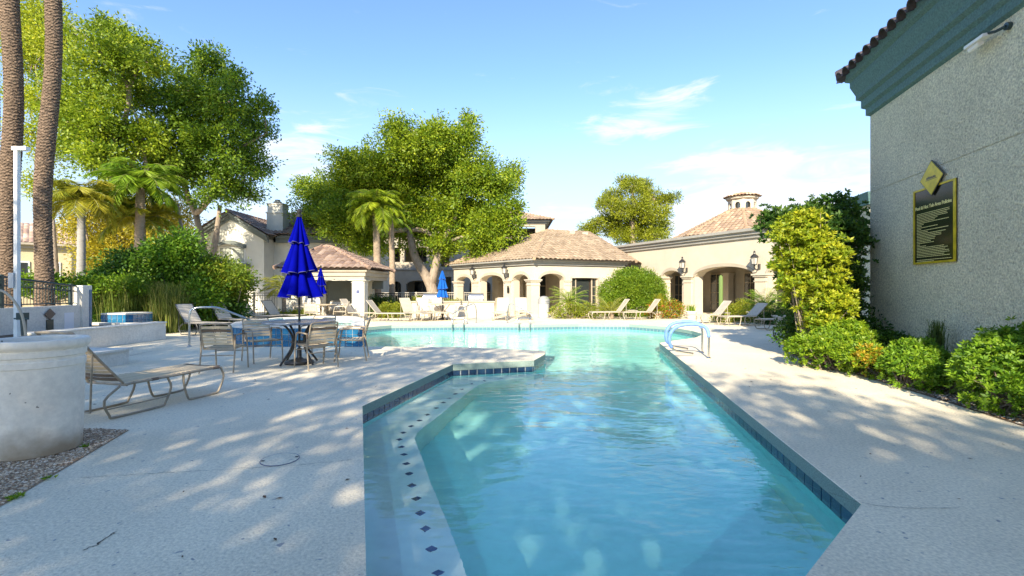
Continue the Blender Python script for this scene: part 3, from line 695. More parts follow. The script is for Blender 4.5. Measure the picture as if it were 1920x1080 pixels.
# policies sign
sg = thing('policies_sign', 'black and gold pool policies board with a gold diamond on top', 'sign', wp(8,0,1.85))
Ru = Matrix((( -u_.x*-1, 0, 0),)) if False else None
def sgn_pt(s, z, o): return wp(8.555, o, z)+u_*s
def sbox(mb, s0, s1, z0, z1, o0, o1):
    q = [sgn_pt(s0,0,o0), sgn_pt(s1,0,o0), sgn_pt(s1,0,o1), sgn_pt(s0,0,o1)]; mb.hexa([(p.x,p.y,z0) for p in q]+[(p.x,p.y,z1) for p in q])
SWd, Z0, Z1 = 1.14, 1.86, 3.15
b = MB(); sbox(b, .0, SWd, Z0, Z1, .004, .022); b.build('board', M['sign_black'], sg)
b = MB(); 
for (s0,s1,z0,z1) in ((0,.035,Z0,Z1),(SWd-.05,SWd+.005,Z0,Z1),(0.035,SWd-.05,Z0,Z0+.035),(0.035,SWd-.05,Z1-.03,Z1)): sbox(b, s0, s1, z0, z1, .022, .034)
b.build('frame', M['gold'], sg)
b = MB(); cs, cz, hw, hh = .57, 3.275, .33, .30
for (sc_, o0, o1) in ((1.0,.036,.05),): 
    ring = [(cs-hw*sc_,cz),(cs,cz-hh*sc_),(cs+hw*sc_,cz),(cs,cz+hh*sc_)]
    b.hexa([sgn_pt(s,z,o0) for s,z in ring]+[sgn_pt(s,z,o1) for s,z in ring])
dmo = b.build('diamond_plaque', M['sign_black'], sg)
b = MB(); ring = [(cs-hw*.93,cz),(cs,cz-hh*.93),(cs+hw*.93,cz),(cs,cz+hh*.93)]
b.hexa([sgn_pt(s,z,.050) for s,z in ring]+[sgn_pt(s,z,.056) for s,z in ring]); b.build('gold_face', M['gold'], dmo)
def text(body, s, z, size, material, parent, o=.026):
    cu = bpy.data.curves.new('lettering', 'FONT'); cu.body = body; cu.size = size; cu.extrude = .002; cu.offset = .0012; cu.align_x = 'CENTER'; cu.materials.append(material)
    tmp = bpy.data.objects.new('lettering', cu); me_ = bpy.data.meshes.new_from_object(tmp); bpy.data.objects.remove(tmp); ob = bpy.data.objects.new('lettering', me_); C.objects.link(ob); ob.parent = parent
    X_ = u_; Z_ = nW; Y_ = Vector((0,0,1)); m_ = Matrix((X_, Y_, Z_)).transposed().to_4x4(); m_.translation = sgn_pt(s, z, o)-wloc(parent); ob.matrix_local = m_; return ob
t = text('Pool & Hot Tub Area Policies', .55, 2.80, .082, M['gold_text'], sg); 
rs2 = random.Random(12); ln = MB(); z = 2.72; lens = [.93,.95,.88,.9,.62,.55,.93,.2,.15,.6,.12,.9,.3,.82,.7,.72,.55,.5,.4,.52,.1,.3,.8,.88,.84,.92,.93,.8,.95,.0,.95,.5]
for li in lens:
    s = .10
    while s < .08+li*.95:
        wd = .02+rs2.random()*.05; sbox(ln, s, s+wd, z, z+.0085, .022, .0245); s += wd+.010
    z -= .0265
ln.build('small_print', M['gold_text'], sg, kind='stuff')
b = MB(); s = .44
while s < .70:
    wd = .016; sbox(b, s, s+wd, cz-.01, cz+.018+.012*rs2.random(), .056, .0585); s += wd+.010
sbox(b, .42, .72, cz-.028, cz-.021, .056, .0585); b.build('plaque_lettering', M['sign_black'], dmo)
# low wing farther back behind the bushes
RB2 = thing('rear_wing', 'grey wing with teal parapet standing behind the tall bushes', 'building', (10.5, 16, 0))
b = MB(); b.hexa([(10.5,14.2,0),(16,14.2,0),(16,17.8,0),(11.3,17.8,0),(10.5,14.2,3.9),(16,14.2,3.9),(16,17.8,3.9),(11.3,17.8,3.9)]); b.build('wall', M['stucco_grey'], RB2)
b = MB(); b.hexa([(10.4,14.1,3.9),(16.2,14.1,3.9),(16.2,17.9,3.9),(11.2,17.9,3.9),(10.3,14.0,4.25),(16.3,14.0,4.25),(16.3,18.0,4.25),(11.1,18.0,4.25)]); b.build('parapet', M['trim_teal'], RB2)
# ------------------------------------------------------------ clubhouse (left facade + front facade)
def window_unit(parent, p0, p1, s0, s1, z0, z1, off, cols=2, rows=3, fm='wframe', name='window'):
    """frame with panes and muntins, standing at offset off behind the facade line"""
    fr = MB(); a, b = along(p0,p1,s0,off), along(p0,p1,s1,off); t = .05
    wallbox(fr, a, b, z0, z0+t, -.04, .04); wallbox(fr, a, b, z1-t, z1, -.04, .04)
    L_ = s1-s0
    for k in range(cols+1):
        x = L_*k/cols; w_ = t if k in (0, cols) else .025
        q0 = along(a, b, max(0, x-w_/2) if k else 0); q1 = along(a, b, min(L_, x+w_/2) if k < cols else L_); q0 = q0 if k else along(a,b,0); q1 = q1 if k else along(a,b,t)
        if k == cols: q0 = along(a,b,L_-t)
        wallbox(fr, q0, q1, z0+t, z1-t, -.035, .035)
    for k in range(1, rows):
        z = z0+(z1-z0)*k/rows; wallbox(fr, along(a,b,t), along(a,b,L_-t), z-.012, z+.012, -.03, .03)
    o = fr.build(name, M[fm], parent)
    g_ = MB(); wallbox(g_, along(a,b,.03), along(a,b,L_-.03), z0+.03, z1-.03, -.006, .006); g_.build('pane', M['glass'], o)
    return o
def pillar(parent, c, wd, z1, capz=.16, m='cream', dirv=(1,0), base=True, name='column'):
    d = Vector((*dirv,0)).normalized(); n_ = Vector((-d.y,d.x,0)); mb = MB()
    def blk(h, z0_, z1_):
        q = [Vector((*c,0))+d*(sx*h)+n_*(sy*h) for sx, sy in ((-1,-1),(1,-1),(1,1),(-1,1))]; mb.hexa([(p.x,p.y,z0_) for p in q]+[(p.x,p.y,z1_) for p in q])
    h = wd/2
    if base: blk(h*1.3, 0, .32)
    blk(h, .32 if base else 0, z1-capz*2.4); blk(h*1.12, z1-capz*2.4, z1-capz*2.1); blk(h*1.02, z1-capz*2.1, z1-capz)
    blk(h*1.22, z1-capz, z1-capz*.5); blk(h*1.4, z1-capz*.5, z1)
    return mb.build(name, M[m], parent)
def lantern(label, p, n_, s=1.0):
    """coach lantern on a scroll bracket at wall point p, n_ outward"""
    t = thing('wall_lantern', label, 'lantern', p, 0, 'wall lanterns over the clubhouse columns')
    P_ = Vector(p); n_ = Vector((*n_,0)).normalized(); c = P_+n_*.26*s
    b = MB(); b.tube(smoothpath([P_+Vector((0,0,-.18*s)), P_+n_*.14*s+Vector((0,0,-.28*s)), c+Vector((0,0,-.20*s)), c+Vector((0,0,-.10*s))], 4), .022*s, 6); b.tube([P_+Vector((0,0,-.26*s)), P_+Vector((0,0,-.06*s))], .05*s, 8); b.build('bracket', M['iron'], t)
    b = MB(); b.lathe([(.05*s,c.z-.1*s),(.09*s,c.z-.07*s),(.12*s,c.z+.16*s),(.13*s,c.z+.17*s)], (c.x,c.y), 6); b.build('glass', M['lamp_glass'], t)
    b = MB(); b.lathe([(.16*s,c.z+.17*s),(.11*s,c.z+.24*s),(.04*s,c.z+.30*s),(.03*s,c.z+.34*s),(.045*s,c.z+.37*s),(.0*s+.005,c.z+.42*s)], (c.x,c.y), 8)
    for k in range(6):
        a = 2*math.pi*k/6; b.tube([(c.x+.09*s*math.cos(a), c.y+.09*s*math.sin(a), c.z-.08*s), (c.x+.125*s*math.cos(a), c.y+.125*s*math.sin(a), c.z+.18*s)], .008*s, 4)
    b.lathe([(.10*s,c.z-.1*s),(.10*s,c.z-.075*s)], (c.x,c.y), 6); b.build('cage', M['iron'], t)
    return t
M['lamp_glass'] = mat('lamp_glass', (.45,.43,.38), .15, spec=.8)

CL, CC, CR = (-3.75,31.2), (1.13,25.0), (6.3,27.45)
CB = thing('clubhouse', 'cream clubhouse with tan tiled hip roof and arched porch facing the pool', 'building', (1.13,25,0))
Lf = math.hypot(CL[0]-CC[0], CL[1]-CC[1]); Rf = math.hypot(CR[0]-CC[0], CR[1]-CC[1])
EZ = 2.66
# left facade runs CL -> CC (thickness to the back = left of direction)
def sL(px): return s_of_px(CL, CC, px)
b = MB()
opL = [(sL(858),sL(884),1.86,.30,0), (sL(902),sL(944),1.86,.34,0), (sL(963),sL(992),1.86,.32,0)]
arcade(b, CL, CC, 0, EZ, .42, opL)
def sR(px): return s_of_px(CC, CR, px)
b2 = MB(); opR = [(sR(1012),sR(1057),1.88,.33,0), (sR(1072),sR(1122),1.98,.02,.05)]
arcade(b2, CC, CR, 0, EZ, .42, opR)
b.v += [] ; base_ = len(b.v); b.v.extend(b2.v); b.f.extend([tuple(i+base_ for i in f) for f in b2.f])
wallbox(b, along(CC,CR,Rf), (5.0,33.5), 0, EZ, 0, .4)
b.build('wall', M['cream'], CB)
b = MB()
for (a_, c_, spr, rise, _) in opL: arch_band(b, CL, CC, a_, c_, spr, rise, .16, .06)
arch_band(b, CC, CR, opR[0][0], opR[0][1], 1.88, .33, .16, .06)
b.build('arch_trim', M['cream_dk'], CB)
dL = (CC[0]-CL[0], CC[1]-CL[1]); dR = (CR[0]-CC[0], CR[1]-CC[1])
for px in (856, 893, 953.5): pillar(CB, along(CL, CC, sL(px), .15), .44, 1.88, .13, 'cream', dL)
pillar(CB, along(CC, CR, .02, .12), .5, 1.9, .13, 'cream', dR)
pillar(CB, along(CC, CR, sR(1064), .15), .34, 1.9, .13, 'cream', dR)
# porch floor, back wall, doors and inner columns
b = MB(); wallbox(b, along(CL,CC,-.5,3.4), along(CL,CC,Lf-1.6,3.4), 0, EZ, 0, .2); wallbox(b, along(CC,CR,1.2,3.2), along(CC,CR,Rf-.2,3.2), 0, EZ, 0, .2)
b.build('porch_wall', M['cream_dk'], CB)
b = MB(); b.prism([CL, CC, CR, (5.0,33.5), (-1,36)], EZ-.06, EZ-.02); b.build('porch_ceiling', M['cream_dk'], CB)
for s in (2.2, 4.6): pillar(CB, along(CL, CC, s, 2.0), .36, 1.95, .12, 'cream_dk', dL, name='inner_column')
window_unit(CB, CL, CC, 1.2, 2.1, .05, 2.1, 3.33, 2, 4, name='door'); window_unit(CB, CL, CC, 3.2, 4.3, .5, 2.1, 3.33, 2, 2)
window_unit(CB, CC, CR, 1.5, 2.5, .3, 2.2, 3.12, 2, 3)
# window beside the arch: sidelights and a wide dark opening
s0, s1 = opR[1][0], opR[1][1]
window_unit(CB, CC, CR, s0, s0+.28*(s1-s0)/1.5*1.2, .05, 2.0, .2, 1, 4)
window_unit(CB, CC, CR, s1-.34, s1, .05, 2.0, .2, 1, 4)
b = MB(); wallbox(b, along(CC,CR,s0+.34,.3), along(CC,CR,s1-.36,.3), .05, 2.0, 0, .03); dd = b.build('door', M['door'], CB)
b = MB(); wallbox(b, along(CC,CR,s0+.42,.27), along(CC,CR,s1-.44,.27), .2, 1.9, 0, .02); b.build('pane', M['glass'], dd)
b = MB(); wallbox(b, along(CC,CR,s0-.08,0), along(CC,CR,s0,0), .05, 2.06, -.03, .02); wallbox(b, along(CC,CR,s1,0), along(CC,CR,s1+.08,0), .05, 2.06, -.03, .02); b.build('window_surround', M['cream_dk'], CB)
# stepped cornice under the eave
def cornice_run(mb, pts, steps, closed=False):
    """pts plan polyline, steps [(off_outward,z)] ; outward = right of direction"""
    rings = []
    for (o, z) in steps:
        ring = []
        for i, p in enumerate(pts):
            q = Vector(p); e1 = (q-Vector(pts[i-1])).normalized() if i else None; e2 = (Vector(pts[i+1])-q).normalized() if i < len(pts)-1 else None
            e1 = e1 or e2; e2 = e2 or e1; n1 = Vector((e1.y,-e1.x)); n2 = Vector((e2.y,-e2.x)); m_ = (n1+n2).normalized(); k = o/max(.4, m_.dot(n1)); ring.append((q.x+m_.x*k, q.y+m_.y*k, z))
        rings.append(ring)
    vs = [p for r in rings for p in r]; n_ = len(pts); fs = [(i*n_+k, i*n_+k+1, (i+1)*n_+k+1, (i+1)*n_+k) for i in range(len(rings)-1) for k in range(n_-1)]
    mb.add(vs, fs); return rings[-1]
b = MB(); cornice_run(b, [CL, CC, CR, (5.6,30)], [(.01,EZ-.02),(.10,EZ),(.10,EZ+.08),(.20,EZ+.11),(.20,EZ+.17),(.34,EZ+.21),(.34,EZ+.28),(.0,EZ+.28)])
b.build('cornice', M['cornice'], CB)
ez = EZ+.28
E1 = (-4.35,31.5,ez); E2 = (1.13,24.5,ez); E3 = (7.0,27.3,ez); A1 = (2.3,31.2,5.18); A2 = (5.3,32.9,5.18); E4 = (9.4,33.5,ez); E5 = (-1.2,37.5,ez)
tiled_roof(CB, [[E1,E2,A1],[E2,E3,A2,A1],[E3,E4,A2],[E5,E1,A1]], .27, .37, caps=[(E1,A1),(E2,A1),(A1,A2),(E3,A2),(A2,E4)], pal=((.31,.235,.155),(.27,.20,.13),(.35,.27,.18)), capr=.08)
vb = MB()
for (x, y, z) in ((3.9,31.4,5.0),(4.8,31.9,4.95)): vb.box((x-.18,y-.15,z-.3),(x+.18,y+.15,z+.16))
vb.build('roof_vent', M['cream_dk'], CB)
for i, px in enumerate((893, 953.5)):
    n_ = (dL[1], -dL[0]); p = along(CL, CC, sL(px), 0)
    lantern(['black wall lantern over the second column of the clubhouse left porch', 'black wall lantern over the column left of the clubhouse corner'][i], (*p, 2.34), n_, 1.15)
for i, (line, s) in enumerate(((0, sL(956)), (0, Lf-.12))):
    t = thing('wall_plaque', ['small dark plaque on the porch column left of the clubhouse corner','small dark plaque on the clubhouse corner column'][i], 'plaque', (*along(CL,CC,s,-.12),1.3))
    b = MB(); wallbox(b, along(CL,CC,s-.09,-.11), along(CL,CC,s+.09,-.11), 1.18, 1.48, -.02, 0); b.build('plate', M['sign_black'], t)
    b = MB(); wallbox(b, along(CL,CC,s-.05,-.135), along(CL,CC,s+.05,-.135), 1.48, 1.56, -.01, .01); b.build('finial', M['sign_black'], t)

# ------------------------------------------------------------ arcade wing
WA, WB = (6.0,34.0), (12.6,19.0)
def sW(px): return s_of_px(WA, WB, px)
Lw = math.hypot(WB[0]-WA[0], WB[1]-WA[1]); WG = thing('arcade_wing', 'long cream arcade wing with stepped grey cornice right of the clubhouse', 'building', (9.5,26,0))
op = [(sW(1196),sW(1234),2.0,.32,0),(sW(1243),sW(1279),2.05,.38,0),(sW(1303),sW(1415),2.05,.46,0),(sW(1441),sW(1485),2.05,.42,0)]
b = MB(); arcade(b, WA, WB, 0, 3.77, .55, op); b.build('wall', M['cream'], WG)
b = MB()
for o_ in op: arch_band(b, WA, WB, o_[0], o_[1], o_[2], o_[3], .17, .07, 20)
b.build('arch_trim', M['cream_dk'], WG)
dW = (WB[0]-WA[0], WB[1]-WA[1])
for px in (1238.5, 1291, 1428): pillar(WG, along(WA, WB, sW(px), .18), .56, 2.1, .15, 'cream', dW)
b = MB(); cornice_run(b, [WA, WB, (18,21.5)], [(.01,3.72),(.10,3.76),(.10,3.88),(.2,3.92),(.2,4.02),(.32,4.07),(.32,4.2),(.0,4.2),(-.5,4.2),(-.5,3.8)]); b.build('cornice', M['cornice'], WG)
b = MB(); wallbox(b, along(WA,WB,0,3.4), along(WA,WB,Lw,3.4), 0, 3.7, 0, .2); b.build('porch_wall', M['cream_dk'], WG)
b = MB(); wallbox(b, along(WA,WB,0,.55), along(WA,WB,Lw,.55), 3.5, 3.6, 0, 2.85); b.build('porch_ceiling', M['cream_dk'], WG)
for i, (a_, c_) in enumerate(((7.0,8.0),(9.4,10.3))):
    window_unit(WG, WA, WB, a_, c_, .05, 2.3, 3.32, 2, 4, name='door')
for (a_, c_) in ((10.9,12.3),(4.0,5.2),(13.2,14.4)):
    window_unit(WG, WA, WB, a_, c_, .35, 2.3, 3.32, 3, 3)
for s in (8.6, 12.7): pillar(WG, along(WA, WB, s, 3.0), .4, 2.3, .12, 'cream', dW, name='inner_column')
nWg = (dW[1], -dW[0])
lantern('black coach lantern on the wing wall above its middle column', (*along(WA,WB,sW(1288),0), 2.62), nWg, 1.25)
lantern('black coach lantern on the wing wall above its right hand column', (*along(WA,WB,sW(1424),0), 2.62), nWg, 1.25)
# octagonal tiled roof with a cupola behind the wing
OC = thing('octagon_hall', 'octagonal hall with tan tiled roof and arched cupola behind the wing', 'building', (14.9,31,0))
oc = (14.75, 31.0); R_ = 4.5
ring = [(oc[0]+R_*math.cos(math.pi/8+k*math.pi/4), oc[1]+R_*math.sin(math.pi/8+k*math.pi/4), 4.6) for k in range(8)]; ap = (oc[0], oc[1], 6.8)
b = MB(); b.lathe([(3.4,0),(3.4,4.75)], oc, 8); b.build('wall', M['cream'], OC)
tiled_roof(OC, [[ring[k], ring[(k+1)%8], ap] for k in range(8)], .28, .38, 7, caps=[(ring[k], ap) for k in range(8)], pal=((.34,.24,.155),(.28,.195,.13),(.39,.29,.19)), capr=.10)
cu = MB(); z0c, z1c = 6.25, 7.05; rc = .84
vv = [(oc[0]+rc*math.cos(math.pi/8+k*math.pi/4), oc[1]+rc*math.sin(math.pi/8+k*math.pi/4)) for k in range(8)]
for k in range(8):
    p0_, p1_ = vv[(k+1)%8], vv[k]; Ls = math.hypot(p1_[0]-p0_[0], p1_[1]-p0_[1])
    arcade(cu, p1_, p0_, 5.9, z1c, .08, [(.16, Ls-.16, 6.72, .16, 6.42)], 8)
cup = cu.build('cupola', M['cream'], OC)
b = MB(); b.lathe([(.70,6.3),(.70,7.0)], oc, 8); b.build('louvre_core', M['glass'], cup)
b = MB(); b.lathe([(.86,7.05),(.95,7.10),(.95,7.2),(1.02,7.22)], oc, 16); b.build('cornice', M['cream_dk'], cup)
ring2 = [(oc[0]+1.12*math.cos(math.pi/8+k*math.pi/4), oc[1]+1.12*math.sin(math.pi/8+k*math.pi/4), 7.24) for k in range(8)]; ap2 = (oc[0], oc[1], 7.62)
rs_ = np.random.RandomState(8); mbt = MB(); mbt.c = []
for k in range(8): tile_face(mbt, [ring2[k], ring2[(k+1)%8], ap2], .22, .26, .06, ((.5,.33,.2),(.35,.22,.14),(.66,.5,.36)), rs_)
mbt.build('roof_tiles', M['tile_roof'], cup, kind='stuff')
b = MB(); b.add(ring2+[ap2], [(k,(k+1)%8,8) for k in range(8)]); b.build('cupola_roof', M['tile_back'], cup)

# ------------------------------------------------------------ two storey gabled house, left
HS = thing('gabled_house', 'two storey grey stucco house with front gable, tiled roof and chimney', 'house', (-15.5,30,0))
gx0, gx1, gy = (383-960)/F*30, (495-960)/F*30, 30.0; gm = (432-960)/F*30
b = MB(); b.add([(gx0,gy,0),(gx1,gy,0),(gx1,gy,4.55),(gm,gy,5.85),(gx0,gy,4.75),(gx0,gy+9,0),(gx1,gy+9,0),(gx1,gy+9,4.55),(gm,gy+9,5.85),(gx0,gy+9,4.75)],
      [(0,1,2,3,4),(1,6,7,2),(5,0,4,9),(6,5,9,8,7)])
b.box((gx1+.002, gy+1.2, 0), (-9.6, gy+9, 4.75)); b.build('wall', M['house'], HS)
# stepped gable trim
b = MB(); 
def rake(p, q, z_off, out, th):
    a = Vector(p); c = Vector(q); 
    b.hexa([(a.x,gy-out,a.z+z_off-th),(c.x,gy-out,c.z+z_off-th),(c.x,gy-.002,c.z+z_off-th),(a.x,gy-.002,a.z+z_off-th),(a.x,gy-out,a.z+z_off),(c.x,gy-out,c.z+z_off),(c.x,gy-.002,c.z+z_off),(a.x,gy-.002,a.z+z_off)])
for (zo, ou, th) in ((.0,.10,.16),(.16,.22,.16),(.30,.34,.14)):
    rake((gx0-.25,0,4.62), (gm,0,5.85), zo, ou, th); rake((gm+.002,0,5.85), (gx1+.3,0,4.42), zo, ou, th)
b.box((gx1+.3, gy+.85, 4.35), (-9.4, gy+1.18, 4.62)); b.box((gx1+.3, gy+.75, 4.62), (-9.4, gy+1.18, 4.78))
b.build('gable_trim', M['house_trim'], HS)
gz = 6.18
hp_ = ((.27,.19,.145),(.20,.135,.105),(.34,.25,.19))
tiled_roof(HS, [[(gx1+.45,gy-.4,4.72),(gx1+.45,gy+5,4.72),(gm,gy+5,gz),(gm,gy-.4,gz)], [(gx0-.4,gy+9,4.92),(gx0-.4,gy-.4,4.92),(gm,gy-.4,gz),(gm,gy+9,gz)],
    [(gx1-.5,gy+.6,4.86),(-9.3,gy+.6,4.86),(-10.6,gy+4.8,6.75),(gm+1,gy+4.8,6.75)]], .27, .37, 5, hp_, caps=[((gm,gy-.4,gz+.02),(gm,gy+5,gz+.02)),((gm+1,gy+4.8,6.75),(-10.6,gy+4.8,6.75))], capr=.1)
ch = MB(); cx0, cx1 = (500-960)/F*31.2, (530-960)/F*31.2
ch.box((cx0,31.2,4.4),(cx1,32.1,6.28)); ch.box((cx0-.05,31.15,6.28),(cx1+.05,32.15,6.36)); ch.box((cx0+.03,31.23,6.36),(cx1-.03,32.07,6.86)); ch.box((cx0-.02,31.18,6.86),(cx1+.02,32.12,6.93)); cho = ch.build('chimney', M['house'], HS)
b = MB(); b.lathe([(.2,6.93),(.2,7.02),(.26,7.02),(.26,7.06),(.16,7.12),(.16,7.2)], ((cx0+cx1)/2,31.6), 14); b.build('chimney_pot', M['house_trim'], cho)
# first floor window under a dark eyebrow awning
wx0, wx1 = (402-960)/F*30, (462-960)/F*30
b = MB(); n_ = 12; vs = []
for k in range(n_+1):
    t = k/n_; x = wx0+(wx1-wx0)*t; z = 4.12+.28*math.sin(math.pi*t)
    vs += [(x,gy-.02,z-.20),(x,gy-.02,z),(x,gy-.35,z-.26),(x,gy-.35,z-.08)]
fs = []
for k in range(n_): i = 4*k; fs += [(i+1,i+5,i+7,i+3),(i+3,i+7,i+6,i+2),(i,i+2,i+6,i+4)]
fs += [(0,1,3,2),(4*n_,4*n_+2,4*n_+3,4*n_+1)]; b.add(vs, fs); b.build('awning', M['house_trim'], HS)
b = MB(); b.box((wx0+.3,gy-.03,3.0),(wx1-.05,gy+.01,4.0)); o = b.build('window', M['white'], HS)
b = MB(); b.box((wx0+.36,gy-.035,3.06),((wx0+wx1)/2+.08,gy-.031,3.94)); b.box(((wx0+wx1)/2+.14,gy-.035,3.06),(wx1-.11,gy-.031,3.94)); b.build('pane', mat('blind_pane', (.30,.32,.28), .3), o)
b = MB(); b.box((wx0+.15,gy-.5,2.62),(wx1+.25,gy-.002,2.95)); b.build('balcony_ledge', M['house_trim'], HS)
b = MB(); b.box((-12.2,gy+1.15,3.0),(-11.2,gy+1.19,4.2)); o = b.build('window', M['house_trim'], HS); b = MB(); b.box((-12.1,gy+1.13,3.1),(-11.3,gy+1.148,4.1)); b.build('pane', M['glass'], o)
b = MB(); b.box((-13.2,gy+1.14,0.0),(-12.5,gy+1.19,2.1)); b.build('door', M['white'], HS)
# ------------------------------------------------------------ poolside pavilion
PV = thing('poolside_pavilion', 'small open pavilion with tiled hip roof and stout columns behind the blue umbrella', 'pavilion', (-9,22,0))
px0, px1, py0, py1 = -10.35, -6.72, 22.0, 26.0
b = MB(); cornice_run(b, [(px0,py1),(px0,py0),(px1,py0),(px1,py1)], [(-.3,1.82),(.0,1.82),(.0,1.98),(.07,2.0),(.07,2.16),(.15,2.19),(.15,2.28),(.0,2.30),(-.3,2.30)]); b.add([(px0,py0,1.9),(px1,py0,1.9),(px1,py1,1.9),(px0,py1,1.9)],[(0,1,2,3)]); b.build('fascia', M['fas'] if 'fas' in M else M['cream_dk'], PV)
e = 2.36; a_, c_, d_, f_ = (px0-.3,py0-.3,e), (px1+.3,py0-.3,e), (px1+.3,py1+.3,e), (px0-.3,py1+.3,e); r1, r2 = (-9.45,24,3.5), (-9.0,24,3.5)
tiled_roof(PV, [[a_,c_,r2,r1],[c_,d_,r2],[d_,f_,r1,r2],[f_,a_,r1]], .27, .36, 9, hp_, caps=[(a_,r1),(c_,r2),(d_,r2),(r1,r2)], capr=.09)
pillar(PV, (px1-.28, py0+.28), .56, 1.82, .05, 'house', (1,0), False); pillar(PV, (px1-.9, py1-.3), .5, 1.82, .05, 'house', (1,0), False)
pillar(PV, (px0+.3, py0+.28), .56, 1.82, .05, 'house', (1,0), False); pillar(PV, (px0+.3, py1-.3), .5, 1.82, .05, 'house', (1,0), False)
b = MB(); b.box((px1-.05,py1-.35,0),(px0+.4,py1-.25,.55)); b.build('low_wall', M['cream_dk'], PV)
b = MB(); b.box((px0+.1,py1-.5,1.4),(px1-.1,py1-.35,1.84)); b.box((px0+.6,py1-.48,.62),(px0+2.0,py1-.40,1.40)); b.build('dark_backing', M['house_trim'], PV)  # dark boxes added at the back to lower the brightness between the columns
nb = thing('notice', 'pair of white paper notices on the pavilion corner column', 'notice', (px1-.26,py0-.02,1.0))
b = MB(); b.box((px1-.5,py0-.03,.95),(px1-.06,py0-.01,1.50)); b.box((px1-.5,py0-.03,1.54),(px1-.06,py0-.01,1.78)); b.build('paper', M['paper'], nb)
b = MB(); b.box((px1-.36,py0-.034,1.2),(px1-.2,py0-.031,1.36))
for k in range(4): b.box((px1-.44,py0-.034,1.58+k*.045),(px1-.12-.05*(k%2),py0-.031,1.595+k*.045))
b.box((px1-.44,py0-.034,1.42),(px1-.14,py0-.031,1.44)); b.build('print', M['ink'], nb)

# ------------------------------------------------------------ three storey apartments behind the big tree
AP = thing('apartment_building', 'three storey tan apartment building half hidden behind the big tree', 'building', (-5,42,0))
ax0, ax1, ay = (600-960)/F*42, (1022-960)/F*42, 42.0
p0_, p1_ = (ax0, ay), (ax1, ay)
def sx(px): return (px-960)/F*ay-ax0
b = MB()
arcade(b, p0_, p1_, 0, 3.0, .5, [(sx(655),sx(690),1.75,.3,.1),(sx(715),sx(752),1.75,.35,.1),(sx(761),sx(806),1.75,.35,.1),(sx(826),sx(846),2.4,.02,0),(sx(880),sx(920),1.75,.3,.1)])
arcade(b, p0_, p1_, 3.0, 5.2, .5, [(sx(655),sx(690),4.9,.02,3.7),(sx(710),sx(750),4.95,.02,3.7),(sx(758),sx(800),4.95,.02,3.7),(sx(826),sx(842),4.95,.02,3.3),(sx(880),sx(920),4.95,.02,3.7)])
arcade(b, p0_, p1_, 5.2, 7.0, .5, [(sx(655),sx(690),6.75,.02,5.8),(sx(720),sx(760),6.75,.02,5.8),(sx(826),sx(842),6.75,.02,5.4),(sx(972),sx(1004),6.78,.02,5.9)])
b.box((ax0,ay+.5,0),(ax0+.3,ay+8,7.0)); b.box((ax1-.3,ay+.5,0),(ax1,ay+8,7.0)); b.box((ax0,ay+3,0),(ax1,ay+3.2,7)); b.build('wall', M['cream_dk'], AP)
b = MB(); b.box((ax0+.3,ay+.5,2.9),(ax1-.3,ay+2.9,3.1)); b.box((ax0+.3,ay+.5,5.1),(ax1-.3,ay+2.9,5.3)); b.build('balcony_floor', M['house_trim'], AP)
b = MB(); wallbox(b, (ax0-.05,ay), (ax1+.05,ay), 3.0, 3.2, -.08, -.002); wallbox(b, (ax0-.05,ay), (ax1+.05,ay), 5.2, 5.35, -.08, -.002); b.build('band_course', M['cornice'], AP)
for px in (668, 732, 780, 900):
    for z in (.2, 3.3):
        x = (px-960)/F*42; b = MB(); b.box((x-.8,ay+2.94,z),(x+.8,ay+2.99,z+1.9)); o = b.build('window', M['wframe'], AP); b = MB(); b.box((x-.72,ay+2.9,z+.08),(x-.04,ay+2.935,z+1.82)); b.box((x+.04,ay+2.9,z+.08),(x+.72,ay+2.935,z+1.82)); b.build('pane', M['glass'], o)
b = MB(); cornice_run(b, [(ax0,ay+8),(ax0,ay),(ax1,ay),(ax1,ay+8)], [(.01,7.0),(.15,7.05),(.15,7.15),(.4,7.2),(.4,7.32),(0,7.32)]); b.build('cornice', M['cornice'], AP)
e = 7.34; q = [(ax0-.6,ay-.6,e),(ax1+.7,ay-.6,e),(ax1+.7,ay+8.6,e),(ax0-.6,ay+8.6,e)]; r1, r2 = (ax0+4,ay+4,9.0), (ax1-4,ay+4,9.0)
tiled_roof(AP, [[q[0],q[1],r2,r1],[q[1],q[2],r2],[q[3],q[0],r1]], .30, .42, 13, ((.34,.25,.17),(.26,.18,.12),(.42,.32,.23)), caps=[(q[1],r2),(r1,r2)], capr=.1)
# far tan house at the left edge
FH = thing('tan_house', 'distant tan stucco house with tiled roof between the palm trunks', 'house', (-33,36,0))
fx = (134-960)/F
b = MB(); hx = fx*37; b.hexa([(hx-9,28,0),(hx,37,0),(hx-3,46,0),(hx-12,46,0),(hx-9,28,4.3),(hx,37,4.3),(hx-3,46,4.3),(hx-12,46,4.3)]); b.build('wall', mat('tan_stucco', (.56,.46,.28), .9, var=(1,.9,1.05)), FH)
b = MB(); cornice_run(b, [(hx-9,28),(hx,37),(hx-3,46)], [(.01,4.3),(.2,4.35),(.2,4.5),(.5,4.6),(.5,4.75),(0,4.75)]); b.build('cornice', M['cream_dk'], FH)
tiled_roof(FH, [[(hx-9.6,27.5,4.78),(hx+.5,37.4,4.78),(hx-4,40,6.6),(hx-9,35,6.6)],[(hx+.5,37.4,4.78),(hx-2.6,46.5,4.78),(hx-4,40,6.6)]], .32, .42, 15, ((.50,.36,.26),(.38,.26,.2),(.6,.45,.35)))
